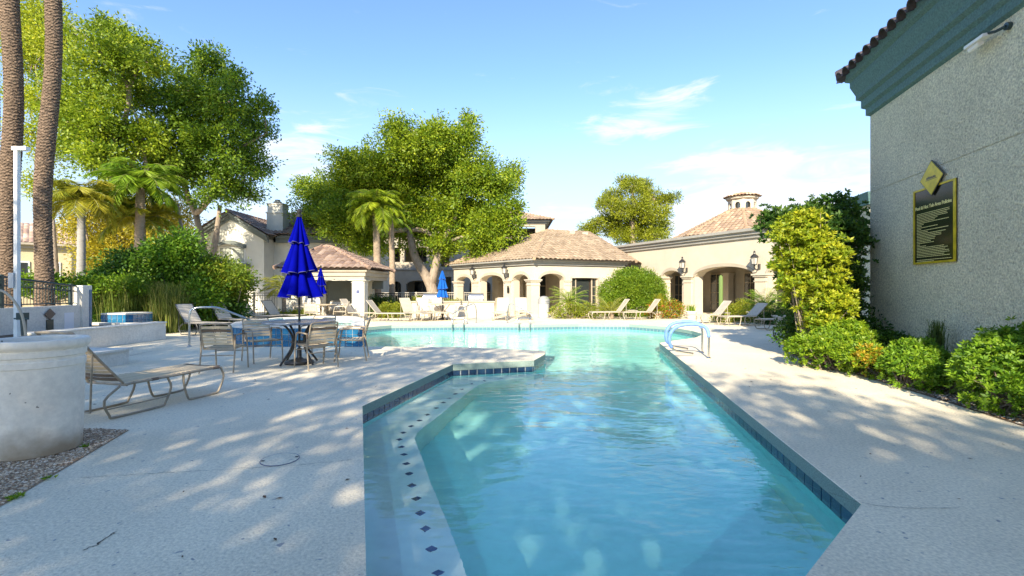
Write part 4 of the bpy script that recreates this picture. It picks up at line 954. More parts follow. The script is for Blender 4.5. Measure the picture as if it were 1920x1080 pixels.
for t_ in (.58,.70,.80,.93):
    p = along((hx-9,28),(hx,37),12.7*t_); b = MB(); wallbox(b, along((hx-9,28),(hx,37),12.7*t_-.3,-.02), along((hx-9,28),(hx,37),12.7*t_+.3,-.02), 1.2, 3.4, -.05, .01); o = b.build('window', M['white'], FH)
    b = MB(); wallbox(b, along((hx-9,28),(hx,37),12.7*t_-.2,-.08), along((hx-9,28),(hx,37),12.7*t_+.2,-.08), 1.3, 3.3, -.02, .0); b.build('pane', M['glass'], o)

# ------------------------------------------------------------ fences, low walls, raised spas
def fence(name, label, pts, ztops, z0, m, sp=.11, post=1.8, rails=(.08,.92), pk=.010, band=None):
    t = thing(name, label, 'fence', (*pts[0], z0)); b = MB(); rl = MB(); 
    S = [0]
    for i in range(len(pts)-1): S.append(S[-1]+math.dist(pts[i], pts[i+1]))
    def ev(s):
        x = np.interp(s, S, [p[0] for p in pts]); y = np.interp(s, S, [p[1] for p in pts]); z = np.interp(s, S, ztops); return x, y, z
    for i in range(int(S[-1]/sp)):
        x, y, z = ev((i+.5)*sp); b.tube([(x,y,z0+.04),(x,y,z0+(z-z0)*.95)], pk, 4)
    fine = [ev(s) for s in np.linspace(0, S[-1], max(3, int(S[-1]/.5)))]
    for r in rails: rl = MB(); rl.tube([(x,y,z0+(z-z0)*r) for x,y,z in fine], .016, 6); rl.build('rail', M[m], t)
    rl = MB(); rl.tube([(x,y,z) for x,y,z in fine], .026, 6); rl.build('top_rail', M[m], t)
    b.build('pickets', M[m], t, kind='stuff')
    for i in range(int(S[-1]/post)+1):
        x, y, z = ev(min(S[-1], i*post)); pb_ = MB(); pb_.box((x-.03,y-.03,z0),(x+.03,y+.03,z+.05)); pb_.build('post', M[m], t)
    if band:
        rb_ = MB(); n_ = int(S[-1]/.13)
        for i in range(n_):
            x, y, z = ev((i+.5)*S[-1]/n_); x2, y2, z2 = ev((i+.6)*S[-1]/n_)
            d = Vector((x2-x, y2-y, 0)).normalized(); c = Vector((x,y,z0+(z-z0)*band)); rr = .05
            rb_.tube([c+d*rr*math.cos(a)+Vector((0,0,rr*math.sin(a))) for a in np.linspace(0, 2*math.pi, 9)], .006, 4, caps=False)
        rb_.build('ring_band', M[m], t, kind='stuff')
    return t
LWp = [(-10.4,5.0),(-11.3,10.7),(-11.5,12.9)]
gw = thing('garden_wall', 'pale stucco retaining wall with square end pier carrying the green fence', 'wall', (-11,9,0))
b = MB(); wallbox(b, (-10.4,5.0), (-11.3,10.7), 0, 1.0, 0, .25); wallbox(b, (-11.3,10.7), (-11.5,12.9), 0, .998, 0, .25); b.build('wall', M['pale'], gw)
b = MB(); b.box((-11.78,12.9,0),(-11.45,13.2,1.52)); b.build('pier', M['pale'], gw, bevel=.02)
b = MB(); b.box((-11.448,13.10,.1),(-11.435,13.17,1.4)); b.build('tiled_strip', M['tile_blue'], gw)
fence('iron_fence', 'dark green iron fence with ringed top band on the stucco wall', [(-10.55,5.2),(-11.42,10.7),(-11.62,12.88)], [1.95,1.72,1.50], 1.0, 'fence', .085, 1.9, (.10,.72), .009, band=.84)
fence('iron_fence', 'tan iron picket fence in front of the apartment building', [(-9.0,30.0),(-5.5,30.6),(-1.2,31.6)], [1.15]*3, 0, 'fence_tan', .12, 1.5, (.1,.88), .012)
fence('iron_fence', 'black iron picket fence beside the pavilion with bushes behind', [(-7.2,25.6),(-5.9,25.6)], [1.15]*2, 0, 'iron', .11, 1.3, (.1,.9), .01)
fence('iron_fence', 'black iron picket fence seen through the pavilion', [(-11.6,28.0),(-7.4,28.0)], [1.15]*2, 0, 'iron', .11, 1.5, (.1,.9), .01)
fence('iron_fence', 'dark iron picket fence behind the green hedge', [(-20,24.0),(-11.5,24.0)], [1.2]*2, 0, 'iron', .12, 1.8, (.1,.9), .01)
lw = thing('low_wall', 'low pale stucco planter wall with flat cap left of the white loungers', 'wall', (-9.9,12.4,0))
b = MB(); wallbox(b, (-10.15,10.2), (-9.8,13.7), 0, .46, -.0, .3); wallbox(b, (-9.8,13.7), (-14,14.3), 0, .459, 0, .3); b.build('wall', M['pale'], lw, bevel=.01)
b = MB(); wallbox(b, (-10.15,10.2), (-9.8,13.72), .46, .50, -.02, .34); b.build('cap', M['pale'], lw, bevel=.012)
b = MB(); b.prism([(-10.4,10.2),(-10.05,13.6),(-13.5,14.0),(-12,10.2)], .1, .40); b.build('planter_soil', M['soil'], kind='structure')
# raised blue tiled block behind the low wall
def tiled_block(name, label, x0, x1, y0, y1, z0, z1, cat='fountain', m='tile_blue', size=.15, cap=True, faces=('f','r')):
    t = thing(name, label, cat, ((x0+x1)/2, y0, z0)); b = MB(); b.box((x0+.02,y0+.02,z0),(x1-.02,y1-.02,z1)); b.build('core', M['grout'], t)
    tmx = MB(); s = size-.008; tmx.box((-s/2,-.012,-s/2),(s/2,0,s/2)); o_ = tmx.build('tile', M[m], t, local=True); me = o_.data; bpy.data.objects.remove(o_); tl = wloc(t)
    nz = int(round((z1-z0)/size))
    if 'f' in faces:
        n_ = int((x1-x0)/size)
        for i in range(n_):
            for j in range(nz): part('tile', t, me, (x0+(i+.5)*(x1-x0)/n_-tl.x, y0+.018-tl.y, (j+.5)*size))
    if 'r' in faces:
        n_ = int((y1-y0)/size)
        for i in range(n_):
            for j in range(nz): part('tile', t, me, (x1-.018-tl.x, y0+(i+.5)*(y1-y0)/n_-tl.y, (j+.5)*size), (0,0,math.pi/2))
    if cap: b = MB(); b.box((x0-.0,y0-.0,z1),(x1+.0,y1,z1+.05)); b.build('cap', M['pale'], t, bevel=.015)
    return t
tiled_block('tiled_fountain', 'small raised blue tiled basin in front of the ornamental grass', -12.25, -11.28, 14.4, 15.2, .35, .65, faces=('f','r'))
# raised spa with blue tiles beside the pool
SPA = [(-7.3,12.4),(-6.6,11.93),(-3.62,11.93),(-4.58,15.0),(-5.2,16.2),(-6.6,16.6),(-7.6,15.6),(-7.8,13.6)]
sp = thing('raised_spa', 'raised spa with blue tiled sides at the edge of the pool', 'spa', (-5.7,13.8,0))
b = MB(); inn = offs(SPA, -.28 if sum(SPA[i][0]*SPA[(i+1)%8][1]-SPA[(i+1)%8][0]*SPA[i][1] for i in range(8)) < 0 else .28)
def ringwall(mb, A, B_, z0, z1):
    n_ = len(A)
    for i in range(n_):
        j = (i+1)%n_; mb.add([(*A[i],z0),(*A[j],z0),(*A[j],z1),(*A[i],z1),(*B_[i],z0),(*B_[j],z0),(*B_[j],z1),(*B_[i],z1)], [(0,1,2,3),(5,4,7,6),(3,2,6,7)])
ringwall(b, SPA, inn, -.02, .46); b.build('basin', M['grout'], sp)
b = MB(); ringwall(b, [tuple(p) for p in offs(SPA, .02 if inn[0][0] > SPA[0][0] else -.02)], inn, .46, .50); b.build('coping', M['pale'], sp)
b = MB(); poly_face(b, inn, [], .05); b.build('floor', M['plaster'], sp); b = MB(); poly_face(b, inn, [], .40); b.build('spa_water', M['water'], sp, smooth='all')
tmx = MB(); tmx.box((-.071,-.012,-.071),(.071,0,.071)); o_ = tmx.build('tile', M['tile_blue'], sp, local=True); me = o_.data; bpy.data.objects.remove(o_); tl = wloc(sp)
for i in (0,1,2,3):
    a, c = Vector(SPA[i]), Vector(SPA[(i+1)%8]); e_ = c-a; k = int(e_.length/.152); u = e_/e_.length; nn = Vector((u.y,-u.x)); ang = math.atan2(u.y,u.x)
    if i > 2: k = min(k, 40)
    for j in range(k):
        for r in range(3):
            q = a+u*(j+.5)*e_.length/k; part('tile', sp, me, (q.x-tl.x+nn.x*.002, q.y-tl.y+nn.y*.002, .075+r*.152), (0,0,ang))
# raised hot tub block at the far left
ht = thing('hot_tub', 'raised pale stucco hot tub block behind the concrete planter', 'hot tub', (-9,7.5,0))
b = MB(); A = [(-10.9,5.6),(-7.62,5.6),(-7.36,9.3),(-10.9,9.3)]; B_ = [(-10.4,6.1),(-8.2,6.1),(-8.0,8.8),(-10.4,8.8)]; ringwall(b, A, B_, 0, .26); b.build('basin', M['pale'], ht)
b = MB(); ringwall(b, [(-11,5.56),(-7.58,5.56),(-7.32,9.34),(-11,9.34)], B_, .26, .30); b.build('coping', M['pale'], ht)
b = MB(); poly_face(b, B_, [], .02); b.build('floor', M['plaster'], ht); b = MB(); poly_face(b, B_, [], .2); b.build('tub_water', M['water'], ht, smooth='all')
# ------------------------------------------------------------ furniture
def strap_mesh(y0, y1, wd, th=.006, sag=.012, K=4):
    mb = MB(); vs = []
    for k in range(K+1):
        t = k/K; y = y0+(y1-y0)*t; z = -sag*math.sin(math.pi*t)
        vs += [(-wd/2,y,z),(wd/2,y,z),(wd/2,y,z-th),(-wd/2,y,z-th)]
    fs = []
    for k in range(K):
        i = 4*k; fs += [(i,i+1,i+5,i+4),(i+1,i+2,i+6,i+5),(i+2,i+3,i+7,i+6),(i+3,i,i+4,i+7)]
    fs += [(0,3,2,1),(4*K,4*K+1,4*K+2,4*K+3)]; mb.add(vs, fs); return mb
def wrap_bands(name, parent, pts_list, r, m):
    b = MB()
    for (a, c) in pts_list: b.tube([a, c], r, 8)
    return b.build(name, M[m], parent, local=True)
SMESH = {}
def strap(parent, m, w_, wd, loc, rot=(0,0,0), name='strap'):
    key = (m, w_, wd)
    if key not in SMESH:
        o = strap_mesh(-w_/2, w_/2, wd).build('strap', M[m], parent, local=True); SMESH[key] = o.data; bpy.data.objects.remove(o)
    return part(name, parent, SMESH[key], loc, rot)
def make_chair(label, loc, heading, fr='frame', st='strap', st2=None, group='patio chairs round the blue umbrella table', tilt=0):
    t = thing('patio_chair', label, 'chair', (*loc,0), heading, group); w2 = .27
    for s in (-1, 1):
        b = MB(); b.tube(smoothpath([(.30,s*w2,.012),(.26,s*w2,.42),(.22,s*w2,.60),(.16,s*w2,.645),(-.10,s*w2,.65),(-.24,s*w2,.64)], 4), .0135, 8); b.build('front_leg', M[fr], t, smooth=True, local=True)
        b = MB(); b.tube([(-.30,s*w2,.012),(-.235,s*w2,.40),(-.24,s*w2,.64)], .0135, 8); b.build('rear_leg', M[fr], t, smooth=True, local=True)
        [MB().tube(q_, .017, 8).build('wrap', M['strap_brown' if fr == 'frame' else st], t, local=True) for q_ in ([(-.24,s*w2,.56),(-.24,s*w2,.66)], [(.02,s*w2,.65),(.14,s*w2,.648)])]
    b = MB(); q = .245
    b.tube([(-.20,-q,.41),(.24,-q,.43),(.27,-q+.03,.43),(.27,q-.03,.43),(.24,q,.43),(-.20,q,.41),(-.20,-q,.41)], .013, 8); b.build('seat_frame', M[fr], t, smooth=True, local=True)
    b = MB(); b.tube(smoothpath([(-.20,-q,.41),(-.27,-q,.62),(-.33,-q,.80),(-.345,-q+.05,.84),(-.35,0,.85),(-.345,q-.05,.84),(-.33,q,.80),(-.27,q,.62),(-.20,q,.41)], 3), .0135, 8); b.build('back_frame', M[fr], t, smooth=True, local=True)
    b = MB(); b.tube([(-.22,-w2,.30),(-.22,w2,.30)], .009, 6); b.tube([(.25,-w2,.33),(.25,w2,.33)], .009, 6); b.build('stretcher', M[fr], t, local=True)
    for k in range(6): strap(t, st2 if (st2 and k in (1,4)) else st, .50, .048, (-.15+k*.072,0,.435), (0,0,0))
    for k in range(6):
        z = .50+k*.056; x = -.22-(z-.45)*.30; strap(t, st2 if (st2 and k == 4) else st, .50, .046, (x,0,z), (0,math.radians(-108),0))
    return t
def make_lounge(label, loc, heading, fr='frame', st='strap', back=45, group=None, st2=None, far=False, blen=.72):
    t = thing('chaise_lounge', label, 'lounge chair', (*loc,0), heading, group); w2 = .30; ba = math.radians(back)
    bx, bz = -math.cos(ba)*blen, math.sin(ba)*blen
    sg_ = 6 if far else 8
    b = MB()
    for s in (-1, 1): b.tube([(0,s*w2,.36),(1.22,s*w2,.36),(1.30,s*(w2-.02),.345)], .0145, sg_)
    b.tube([(1.30,-w2+.02,.345),(1.30,w2-.02,.345)], .0145, sg_); b.tube([(.02,-w2,.35),(.02,w2,.35)], .0145, sg_); b.build('seat_frame', M[fr], t, smooth=True, local=True)
    for s in (-1, 1):
        for (x0, x1) in ((1.27,.72),(.50,-.22)):
            b = MB(); b.tube(smoothpath([(x0,s*w2,.35),(x0+.045,s*w2,.22),(x0-.03,s*w2,.05),(x0-.10,s*w2,.016),(x1+.12,s*w2,.016),(x1+.05,s*w2,.05),(x1+.0,s*w2,.22),(x1-.01 if x1 > 0 else x1+.16,s*w2,.35)], 3), .0135, sg_); b.build('leg', M[fr], t, smooth=True, local=True)
    b = MB(); b.tube(smoothpath([(0,-w2+.03,.37),(bx*.5,-w2+.03,.37+bz*.5),(bx*.93,-w2+.03,.37+bz*.95),(bx,-w2+.09,.37+bz),(bx,w2-.09,.37+bz),(bx*.93,w2-.03,.37+bz*.95),(bx*.5,w2-.03,.37+bz*.5),(0,w2-.03,.37)], 3), .0145, sg_); b.build('back_frame', M[fr], t, smooth=True, local=True)
    if back > 8:
        b = MB(); 
        for s in (-1,1): b.tube([(bx*.62,s*(w2-.03),.37+bz*.62),(bx*.62-.02,s*(w2-.03),.12)], .010, 6)
        b.tube([(bx*.62-.02,-w2+.03,.12),(bx*.62-.02,w2-.03,.12)], .010, 6); b.tube([(-.2,-w2,.12),(.5,-w2,.12)], .008, 5); b.build('back_support', M[fr], t, local=True)
    if far:
        mb = MB()
        for k in range(19):
            x = .05+k*.066; mb.box((x-.027,-w2,.372),(x+.027,w2,.380))
        mb.build('seat_straps', M[st], t, local=True, kind='stuff')
        mb = MB(); ux = Vector((math.cos(math.pi-ba),0,math.sin(ba))); nz = Vector((math.sin(ba),0,math.cos(ba)))
        for k in range(11):
            c = ux*(.05+k*.063)+Vector((0,0,.372)); q = [c-ux*.026, c+ux*.026]
            mb.hexa([tuple(q[0]+Vector((0,-w2+.03,0))), tuple(q[1]+Vector((0,-w2+.03,0))), tuple(q[1]+Vector((0,w2-.03,0))), tuple(q[0]+Vector((0,w2-.03,0))),
                     tuple(q[0]+Vector((0,-w2+.03,0))+nz*.008), tuple(q[1]+Vector((0,-w2+.03,0))+nz*.008), tuple(q[1]+Vector((0,w2-.03,0))+nz*.008), tuple(q[0]+Vector((0,w2-.03,0))+nz*.008)])
        mb.build('back_straps', M[st], t, local=True, kind='stuff')
    else:
        for k in range(19): strap(t, st2 if (st2 and k == 18) else st, .60, .052, (.05+k*.066,0,.383))
        for k in range(11):
            d = .05+k*.063; strap(t, (st2 or st) if k in (0,1,9,10) else ('strap_tan' if fr == 'frame' else st), .55, .050, (-math.cos(ba)*d,0,.375+math.sin(ba)*d+.01), (0,ba,0))
        for s in (-1,1):
            [MB().tube(q_, .018, 8).build('wrap', M['strap_brown'], t, local=True) for q_ in ([(1.14,s*w2,.36),(1.24,s*w2,.357)], [(.30,s*w2,.36),(.38,s*w2,.36)], [(bx*.93,s*(w2-.03),.37+bz*.93),(bx*.80,s*(w2-.03),.37+bz*.80)])]
    return t
def hd(dx, dy): return math.atan2(dy, dx)
# near lounge: hinge at (-4.66,5.52), foot away from the camera
nl = make_lounge('tan strap chaise lounge with raised back beside the concrete planter', (-4.66,5.55), hd(.27,.963), back=50, st2='strap_brown', blen=.80)
# table, umbrella and chairs
TB = (-4.08, 9.28)
tb = thing('patio_table', 'round blue grey patio table with curved dark legs under the big umbrella', 'table', (*TB,0))
b = MB(); b.lathe([(.04,.775),(.60,.775),(.655,.79),(.66,.805),(.655,.82),(.60,.812),(.04,.812)], seg=48, closed=False); b.build('tabletop', M['tabletop'], tb, smooth=True, local=True)
for k in range(4):
    a = math.pi/4+k*math.pi/2+.25; c_, s_ = math.cos(a), math.sin(a)
    b = MB(); b.tube(smoothpath([(c_*r, s_*r, z) for r, z in ((.40,.775),(.30,.74),(.17,.58),(.14,.42),(.20,.26),(.33,.10),(.40,.012))], 5), .021, 8); b.build('leg', M['iron'], tb, smooth=True, local=True)
b = MB(); b.tube([(.15*math.cos(a),.15*math.sin(a),.42) for a in np.linspace(0,2*math.pi,17)], .013, 6); b.build('ring', M['iron'], tb, local=True)
um = thing('patio_umbrella', 'large closed royal blue three tier umbrella standing through the round table', 'umbrella', (*TB,0), 0.3)
def umbrella(um, tiers, top, polez, m, pole_r=.021, folds=8, base=True, s=1.0):
    b = MB(); b.tube([(0,0,.03),(0,0,polez)], pole_r, 10); b.build('pole', M['iron'], um, smooth=True, local=True)
    if base:
        b = MB(); b.lathe([(.26,0),(.27,.03),(.25,.06),(.08,.09),(.045,.13),(.04,.30)], seg=28); b.build('base', M['iron'], um, smooth=True, local=True)
    for ti, (z0, z1, r0, r1, n_) in enumerate(tiers):     # top z, bottom z, top r, bottom r
        prof = []; K = 14
        rr = random.Random(ti+int(z0*100)); ph = rr.random()*6; amps = [.75+.5*rr.random() for _ in range(n_)]; hz_ = [rr.uniform(-.03,.03)*s for _ in range(n_)]
        vs = []; SG = n_*10
        for i in range(K+1):
            t = i/K; z = z0+(z1-z0)*t; r = r0+(r1-r0)*t**1.15
            for k in range(SG):
                a = 2*math.pi*k/SG; f = (a*n_/(2*math.pi)+.0) % n_; j = int(f); g_ = f-j
                fold = abs(math.sin(math.pi*g_))**.7; am = amps[j]
                rad = r*(.50+.50*fold*am)*(1 if t < .02 else 1)+r*.08*math.sin(2*a+ph)*t
                zz = z+(hz_[j]-.035*s*(1-fold))*t**3
                vs.append((rad*math.cos(a), rad*math.sin(a), zz))
        fs = [(i*SG+k, i*SG+(k+1)%SG, (i+1)*SG+(k+1)%SG, (i+1)*SG+k) for i in range(K) for k in range(SG)]
        b = MB(); b.add(vs, fs); can = b.build('canopy_tier', M[m], um, smooth='all', local=True)
        hem = MB(); ring = [vs[K*SG+k] for k in range(SG)]+[vs[K*SG]]; hem.tube(ring, .0055*s, 4, caps=False); hem.build('hem', M['blue_trim'], can, local=True)
    b = MB(); b.lathe([(.02*s,top-.10*s),(.05*s,top-.09*s),(.055*s,top-.05*s),(.03*s,top-.03*s),(.045*s,top),(.05*s,top+.03*s),(.03*s,top+.06*s),(.005,top+.075*s)], seg=14); b.build('finial', M['iron'], um, smooth=True, local=True)
umbrella(um, [(1.93,1.30,.15,.42,8),(2.42,1.77,.11,.345,8),(2.86,2.30,.03,.205,8)], 2.90, 2.86, 'blue')
make_chair('tan strap patio chair seen from behind at the left of the table', (-5.02,8.45), hd(-.12,.99), st2='strap_brown')
make_chair('tan strap patio chair turned sideways between the table and the left chair', (-4.93,9.55), hd(.75,-.66), st2='strap_tan')
make_chair('tan strap patio chair seen from behind in front of the umbrella pole', (-3.56,8.80), hd(-.72,.69), st2='strap_brown')
make_chair('tan strap patio chair at the pool side of the round table', (-3.22,9.75), hd(-.96,-.2))
make_chair('tan strap patio chair on the far side of the round table', (-4.15,10.35), hd(-.05,-1))
make_chair('tan strap chair with brown wrapped top bar showing above the concrete planter', (-6.1,6.35), hd(-.5,.86), st='strap_tan', st2='strap_brown', group=None)
# concrete planter
pc = (-4.22, 4.30)
pn = thing('concrete_planter', 'large round pale concrete planter with grooved rim on the gravel', 'planter', (*pc,.004))
def stain(a, z): return 1
b = MB(); b.lathe([(.285,0),(.30,.012),(.305,.05),(.318,.45),(.322,.76),(.330,.765),(.331,.815),(.322,.822),(.322,.850),(.334,.856),(.335,.90),(.328,.908),(.330,.915),(.352,.93),(.360,.95),(.360,.985),(.350,.998),(.300,.998),(.290,.985),(.285,.80),(.01,.80)], seg=72); b.build('body', M['concrete'], pn, smooth=True, local=True)
b = MB(); b.lathe([(.3005,.012),(.3065,.055),(.311,.19)], seg=48, closed=False); 
b = MB(); b.lathe([(.284,.82),(.01,.83)], seg=32, closed=False); b.build('planter_soil', M['soil'], pn, local=True)
rsx = np.random.RandomState(3); P0 = []; D0 = []
for k in range(26):
    a = rsx.rand()*6.28; r = .15*rsx.rand(); d = np.array([rsx.randn()*.6, rsx.randn()*.6, 1.1]); d /= np.linalg.norm(d)
    for j in range(3): P0.append([pc[0]-.12+r*math.cos(a), pc[1]+r*math.sin(a), .84+.02*j]); D0.append(d+rsx.randn(3)*.1)
# overhanging leaf sprig at the left edge
sp_ = thing('leaf_sprig', 'single green leaf tip poking in at the left edge before the planter', 'leaf', (-3.72,3.4,0))
b = MB(); b.tube(smoothpath([(-3.9,3.4,0),(-3.85,3.38,.45),(-3.72,3.36,.70)], 5), [.008]*6+[.006]*5, 5); b.build('stem', M['frond'], sp_)
leaf_mesh('blades', np.array([[-3.74,3.36,.69],[-3.72,3.36,.70],[-3.72,3.36,.69],[-3.75,3.36,.66]]), np.array([[.8,0,.6],[.3,.2,.9],[.9,.1,.1],[-.2,0,1.]])/1.0, np.array([.13,.12,.10,.1]), .28, np.array([[.15,.28,.03]]*4), sp_)
# handrails
def rail(name, label, pts, r, base, m='steel', cat='handrail', group=None, sleeve=None, n=6):
    t = thing(name, label, cat, (*base,0), 0, group); fine = smoothpath(pts, n)
    b = MB(); b.tube(fine, r, 10); b.build('tube', M[m], t, smooth='all')
    e_ = MB(); q = pts[0]; e_.lathe([(r*2.2,.0),(r*2.2,.012),(r*1.3,.03)], (q[0],q[1]), 14)
    e_.build('flange', M[m], t)
    if sleeve:
        a, c = sleeve; seg = fine[int(len(fine)*a):int(len(fine)*c)]; b = MB(); b.tube(seg, r*1.75, 12); b.build('sleeve', M['sleeve'], t, smooth='all')
    return t
hb = [(4.05,9.96,0),(4.05,9.96,.28),(4.05,9.97,.50),(4.0,9.99,.63),(3.86,10.02,.69),(3.62,10.06,.69),(3.42,10.10,.63),(3.31,10.13,.48),(3.31,10.16,.30),(3.40,10.19,.16),(3.58,10.24,.10),(3.86,10.32,.05)]
rail('pool_handrail', 'near steel pool rail with padded blue sleeve on the right deck edge', hb, .021, (4.05,9.96), sleeve=(.16,.80), group='looped pool rails with blue sleeves')
rail('pool_handrail', 'far steel pool rail with padded blue sleeve just behind its twin', [(x+.20+.02*i*0,y+.85,z) for i,(x,y,z) in enumerate(hb)], .021, (4.25,10.81), sleeve=(.22,.80), group='looped pool rails with blue sleeves')
rail('spa_handrail', 'grey steel handrail curving down into the raised blue tiled spa', [(-7.97,11.95,0),(-7.97,11.95,.5),(-7.96,11.96,.84),(-7.86,12.0,.95),(-7.6,12.1,.97),(-7.4,12.25,.93),(-6.95,12.7,.64),(-6.75,12.9,.45)], .024, (-7.97,11.95))
rail('spa_handrail', 'white steel handrail at the hot tub behind the planter', [(-8.15,7.6,.30),(-8.25,7.6,.8),(-8.45,7.75,1.38),(-8.38,7.8,1.42),(-8.2,7.85,1.36),(-8.0,7.9,1.0),(-7.9,7.9,.30)], .019, (-8.15,7.6), 'frame_white')
def far_rail(label, px, D, flip):
    x0 = (px-960)/F*D; s = flip
    rail('pool_handrail', label, [(x0,D,0),(x0,D,.5),(x0-.06*s,D-.02,.74),(x0-.22*s,D-.06,.76),(x0-.9*s,D-.35,.42),(x0-1.0*s,D-.42,.28),(x0-.9*s,D-.45,.22),(x0-.45*s,D-.5,.20),(x0-.3*s,D-.55,.0)], .022, (x0,D), group='steel rails at the far pool steps')
far_rail('steel rail with sloping arm left of the clubhouse arches at the far pool edge', 893, 20.2, 1)
far_rail('steel rail with sloping arm in front of the clubhouse corner at the far pool edge', 952, 20.2, -1)
for i, px in enumerate((860, 983)):
    x0 = (px-960)/F*19.35; t = thing('pool_ladder', ['grab rail ends of the far pool ladder below the left steel rail','grab rail ends of the far pool ladder below the clubhouse corner'][i], 'ladder', (x0,19.3,-.2))
    for s in (-.22,.22):
        b = MB(); b.tube(smoothpath([(x0+s,19.5,0),(x0+s,19.45,.22),(x0+s,19.2,.26),(x0+s,19.08,.05),(x0+s,19.08,-.9)], 4), .02, 8); b.build('rail', M['steel'], t, smooth='all')
    b = MB(); b.box((x0-.2,19.06,-.45),(x0+.2,19.14,-.42)); b.build('rung', M['steel'], t)
# far lounges
FL = [
 ('white strap lounge leftmost by the low planter wall', (-10.0,15.2), hd(1,-.35), 52, 'frame_dark'),
 ('white strap lounge behind the grey spa handrail', (-10.0,16.9), hd(1,-.35), 52, 'frame_dark'),
 ('white strap lounge in shade left of the small potted palm', (-10.3,19.0), hd(1,-.3), 52, 'frame_dark'),
 ('white strap lounge in shade just left of the umbrella pole', (-9.6,19.6), hd(1,-.3), 52, 'frame_dark'),
 ('cream strap lounge in front of the pavilion column with notices', (-5.75,20.9), hd(1,-.15), 50, 'frame_white'),
 ('cream strap lounge left of the pavilion column with its back raised', (-7.1,21.4), hd(1,-.2), 55, 'frame_white'),
 ('cream strap lounge between the iron fence and the small far umbrella', (-4.6,21.6), hd(.75,-.66), 60, 'frame_white'),
 ('cream strap lounge left one of the close pair by the far umbrella', (-4.1,22.4), hd(.35,-.94), 60, 'frame_white'),
 ('cream strap lounge right one of the close pair by the far umbrella', (-3.4,22.4), hd(.35,-.94), 60, 'frame_white'),
 ('cream strap lounge before the clubhouse arch between two columns', (-.45,22.6), hd(-.1,-1), 58, 'frame_white'),
 ('cream strap lounge before the clubhouse corner column', (.45,22.9), hd(.1,-1), 58, 'frame_white'),
 ('cream strap lounge left one in front of the round green hedge', (4.85,22.1), hd(-1,-.12), 52, 'frame_white'),
 ('cream strap lounge right one in front of the round green hedge', (6.25,22.1), hd(-1,-.12), 52, 'frame_white'),
 ('cream strap lounge near the white flower pot by the arcade', (8.35,19.7), hd(-1,-.1), 50, 'frame_white'),
 ('cream strap lounge with wide back under the arcade lantern', (9.3,18.8), hd(-1,-.25), 42, 'frame_white'),
]
for (lb, p, h_, bk, fr) in FL:
    make_lounge(lb, p, h_, fr=fr, st='strap_white', back=bk, group='strap lounges round the far side of the pool', far=True)
for (lb, p, h_, m_) in (('flat white lounge in a low stack before the hedge right of the arcade', (9.9,16.9), hd(-1,-.05), 'frame_white'),('flat white lounge farther right in the low stack beside the hedge', (10.6,16.7), hd(-1,.05), 'frame_white')):
    make_lounge(lb, p, h_, fr='frame', st='strap_white', back=2, far=True, group='flat lounges parked at the right')
for i, lb in enumerate(('dark framed flat lounge nearest in the shade by the yellow bush','dark framed flat lounge behind the nearest one by the yellow bush')):
    make_lounge(lb, (8.2+.35*i,12.4+.75*i), hd(-1,-.06), fr='frame_dark', st='strap', back=2, far=True, group='flat lounges parked at the right')
# side tables
def side_table(label, p, h=.42, r=.25):
    t = thing('side_table', label, 'side table', (*p,0), .2, 'small white side tables between lounges')
    b = MB(); b.box((-r,-r,h-.02),(r,r,h)); b.build('top', M['strap_white'], t, local=True, bevel=.01)
    for sx_ in (-1,1):
        for sy_ in (-1,1): b = MB(); b.tube([(sx_*r*.85,sy_*r*.85,0),(sx_*r*.8,sy_*r*.8,h-.02)], .013, 6); b.build('leg', M['frame_white'], t, local=True)
side_table('small white side table between the two lounges at the green hedge', (5.55,22.6)); side_table('small white side table between the two arcade lounges', (8.8,20.3))
# far tables with closed umbrellas and chairs
def far_table(label, p, r=.55, h=.74):
    t = thing('far_patio_table', label, 'table', (*p,0), 0, 'tan round tables at the far side'); b = MB(); b.lathe([(.03,h-.03),(r,h-.03),(r+.015,h-.012),(r,h),(.03,h)], seg=28, closed=False); b.build('tabletop', M['strap'], t, local=True)
    for k in range(4):
        a = k*math.pi/2+.5; c_, s_ = math.cos(a), math.sin(a); b = MB(); b.tube(smoothpath([(c_*q, s_*q, z) for q, z in ((.36,h-.03),(.14,h*.6),(.14,h*.4),(.36,.012))], 4), .017, 6); b.build('leg', M['frame'], t, local=True)
T2 = (-8.3,21.0); T3 = (-3.15,21.9)
far_table('tan round table under the second dark blue umbrella by the pavilion', T2); far_table('tan round table under the light blue far umbrella', T3)
u2 = thing('patio_umbrella', 'small dark blue closed umbrella behind the big one in front of the pavilion', 'umbrella', (*T2,0)); umbrella(u2, [(1.72,1.22,.10,.27,8),(2.05,1.55,.09,.22,8),(2.36,1.95,.02,.14,8)], 2.38, 2.35, 'blue', s=.8)
u3 = thing('patio_umbrella', 'light blue closed umbrella in front of the tree trunk by the clubhouse', 'umbrella', (*T3,0)); umbrella(u3, [(1.55,1.05,.12,.30,8),(1.95,1.42,.10,.26,8),(2.28,1.85,.02,.17,8)], 2.31, 2.27, 'blue_lt', s=.8)
for lb, p, h_ in (('cream patio chair left of the table by the pavilion', (-9.1,20.9), hd(1,.1)),('cream patio chair right of the table by the pavilion', (-7.5,21.2), hd(-1,-.2)),('cream patio chair in front of the table by the pavilion', (-8.3,20.2), hd(0,1)),('cream patio chair behind the table by the pavilion', (-8.1,21.9), hd(0,-1)),
                  ('cream patio chair left of the light blue umbrella', (-3.95,21.75), hd(1,.1)),('cream patio chair right of the light blue umbrella', (-2.3,21.8), hd(-1,0))):
    make_chair(lb, p, h_, fr='frame_white', st='strap_white', group='cream patio chairs at the far tables')
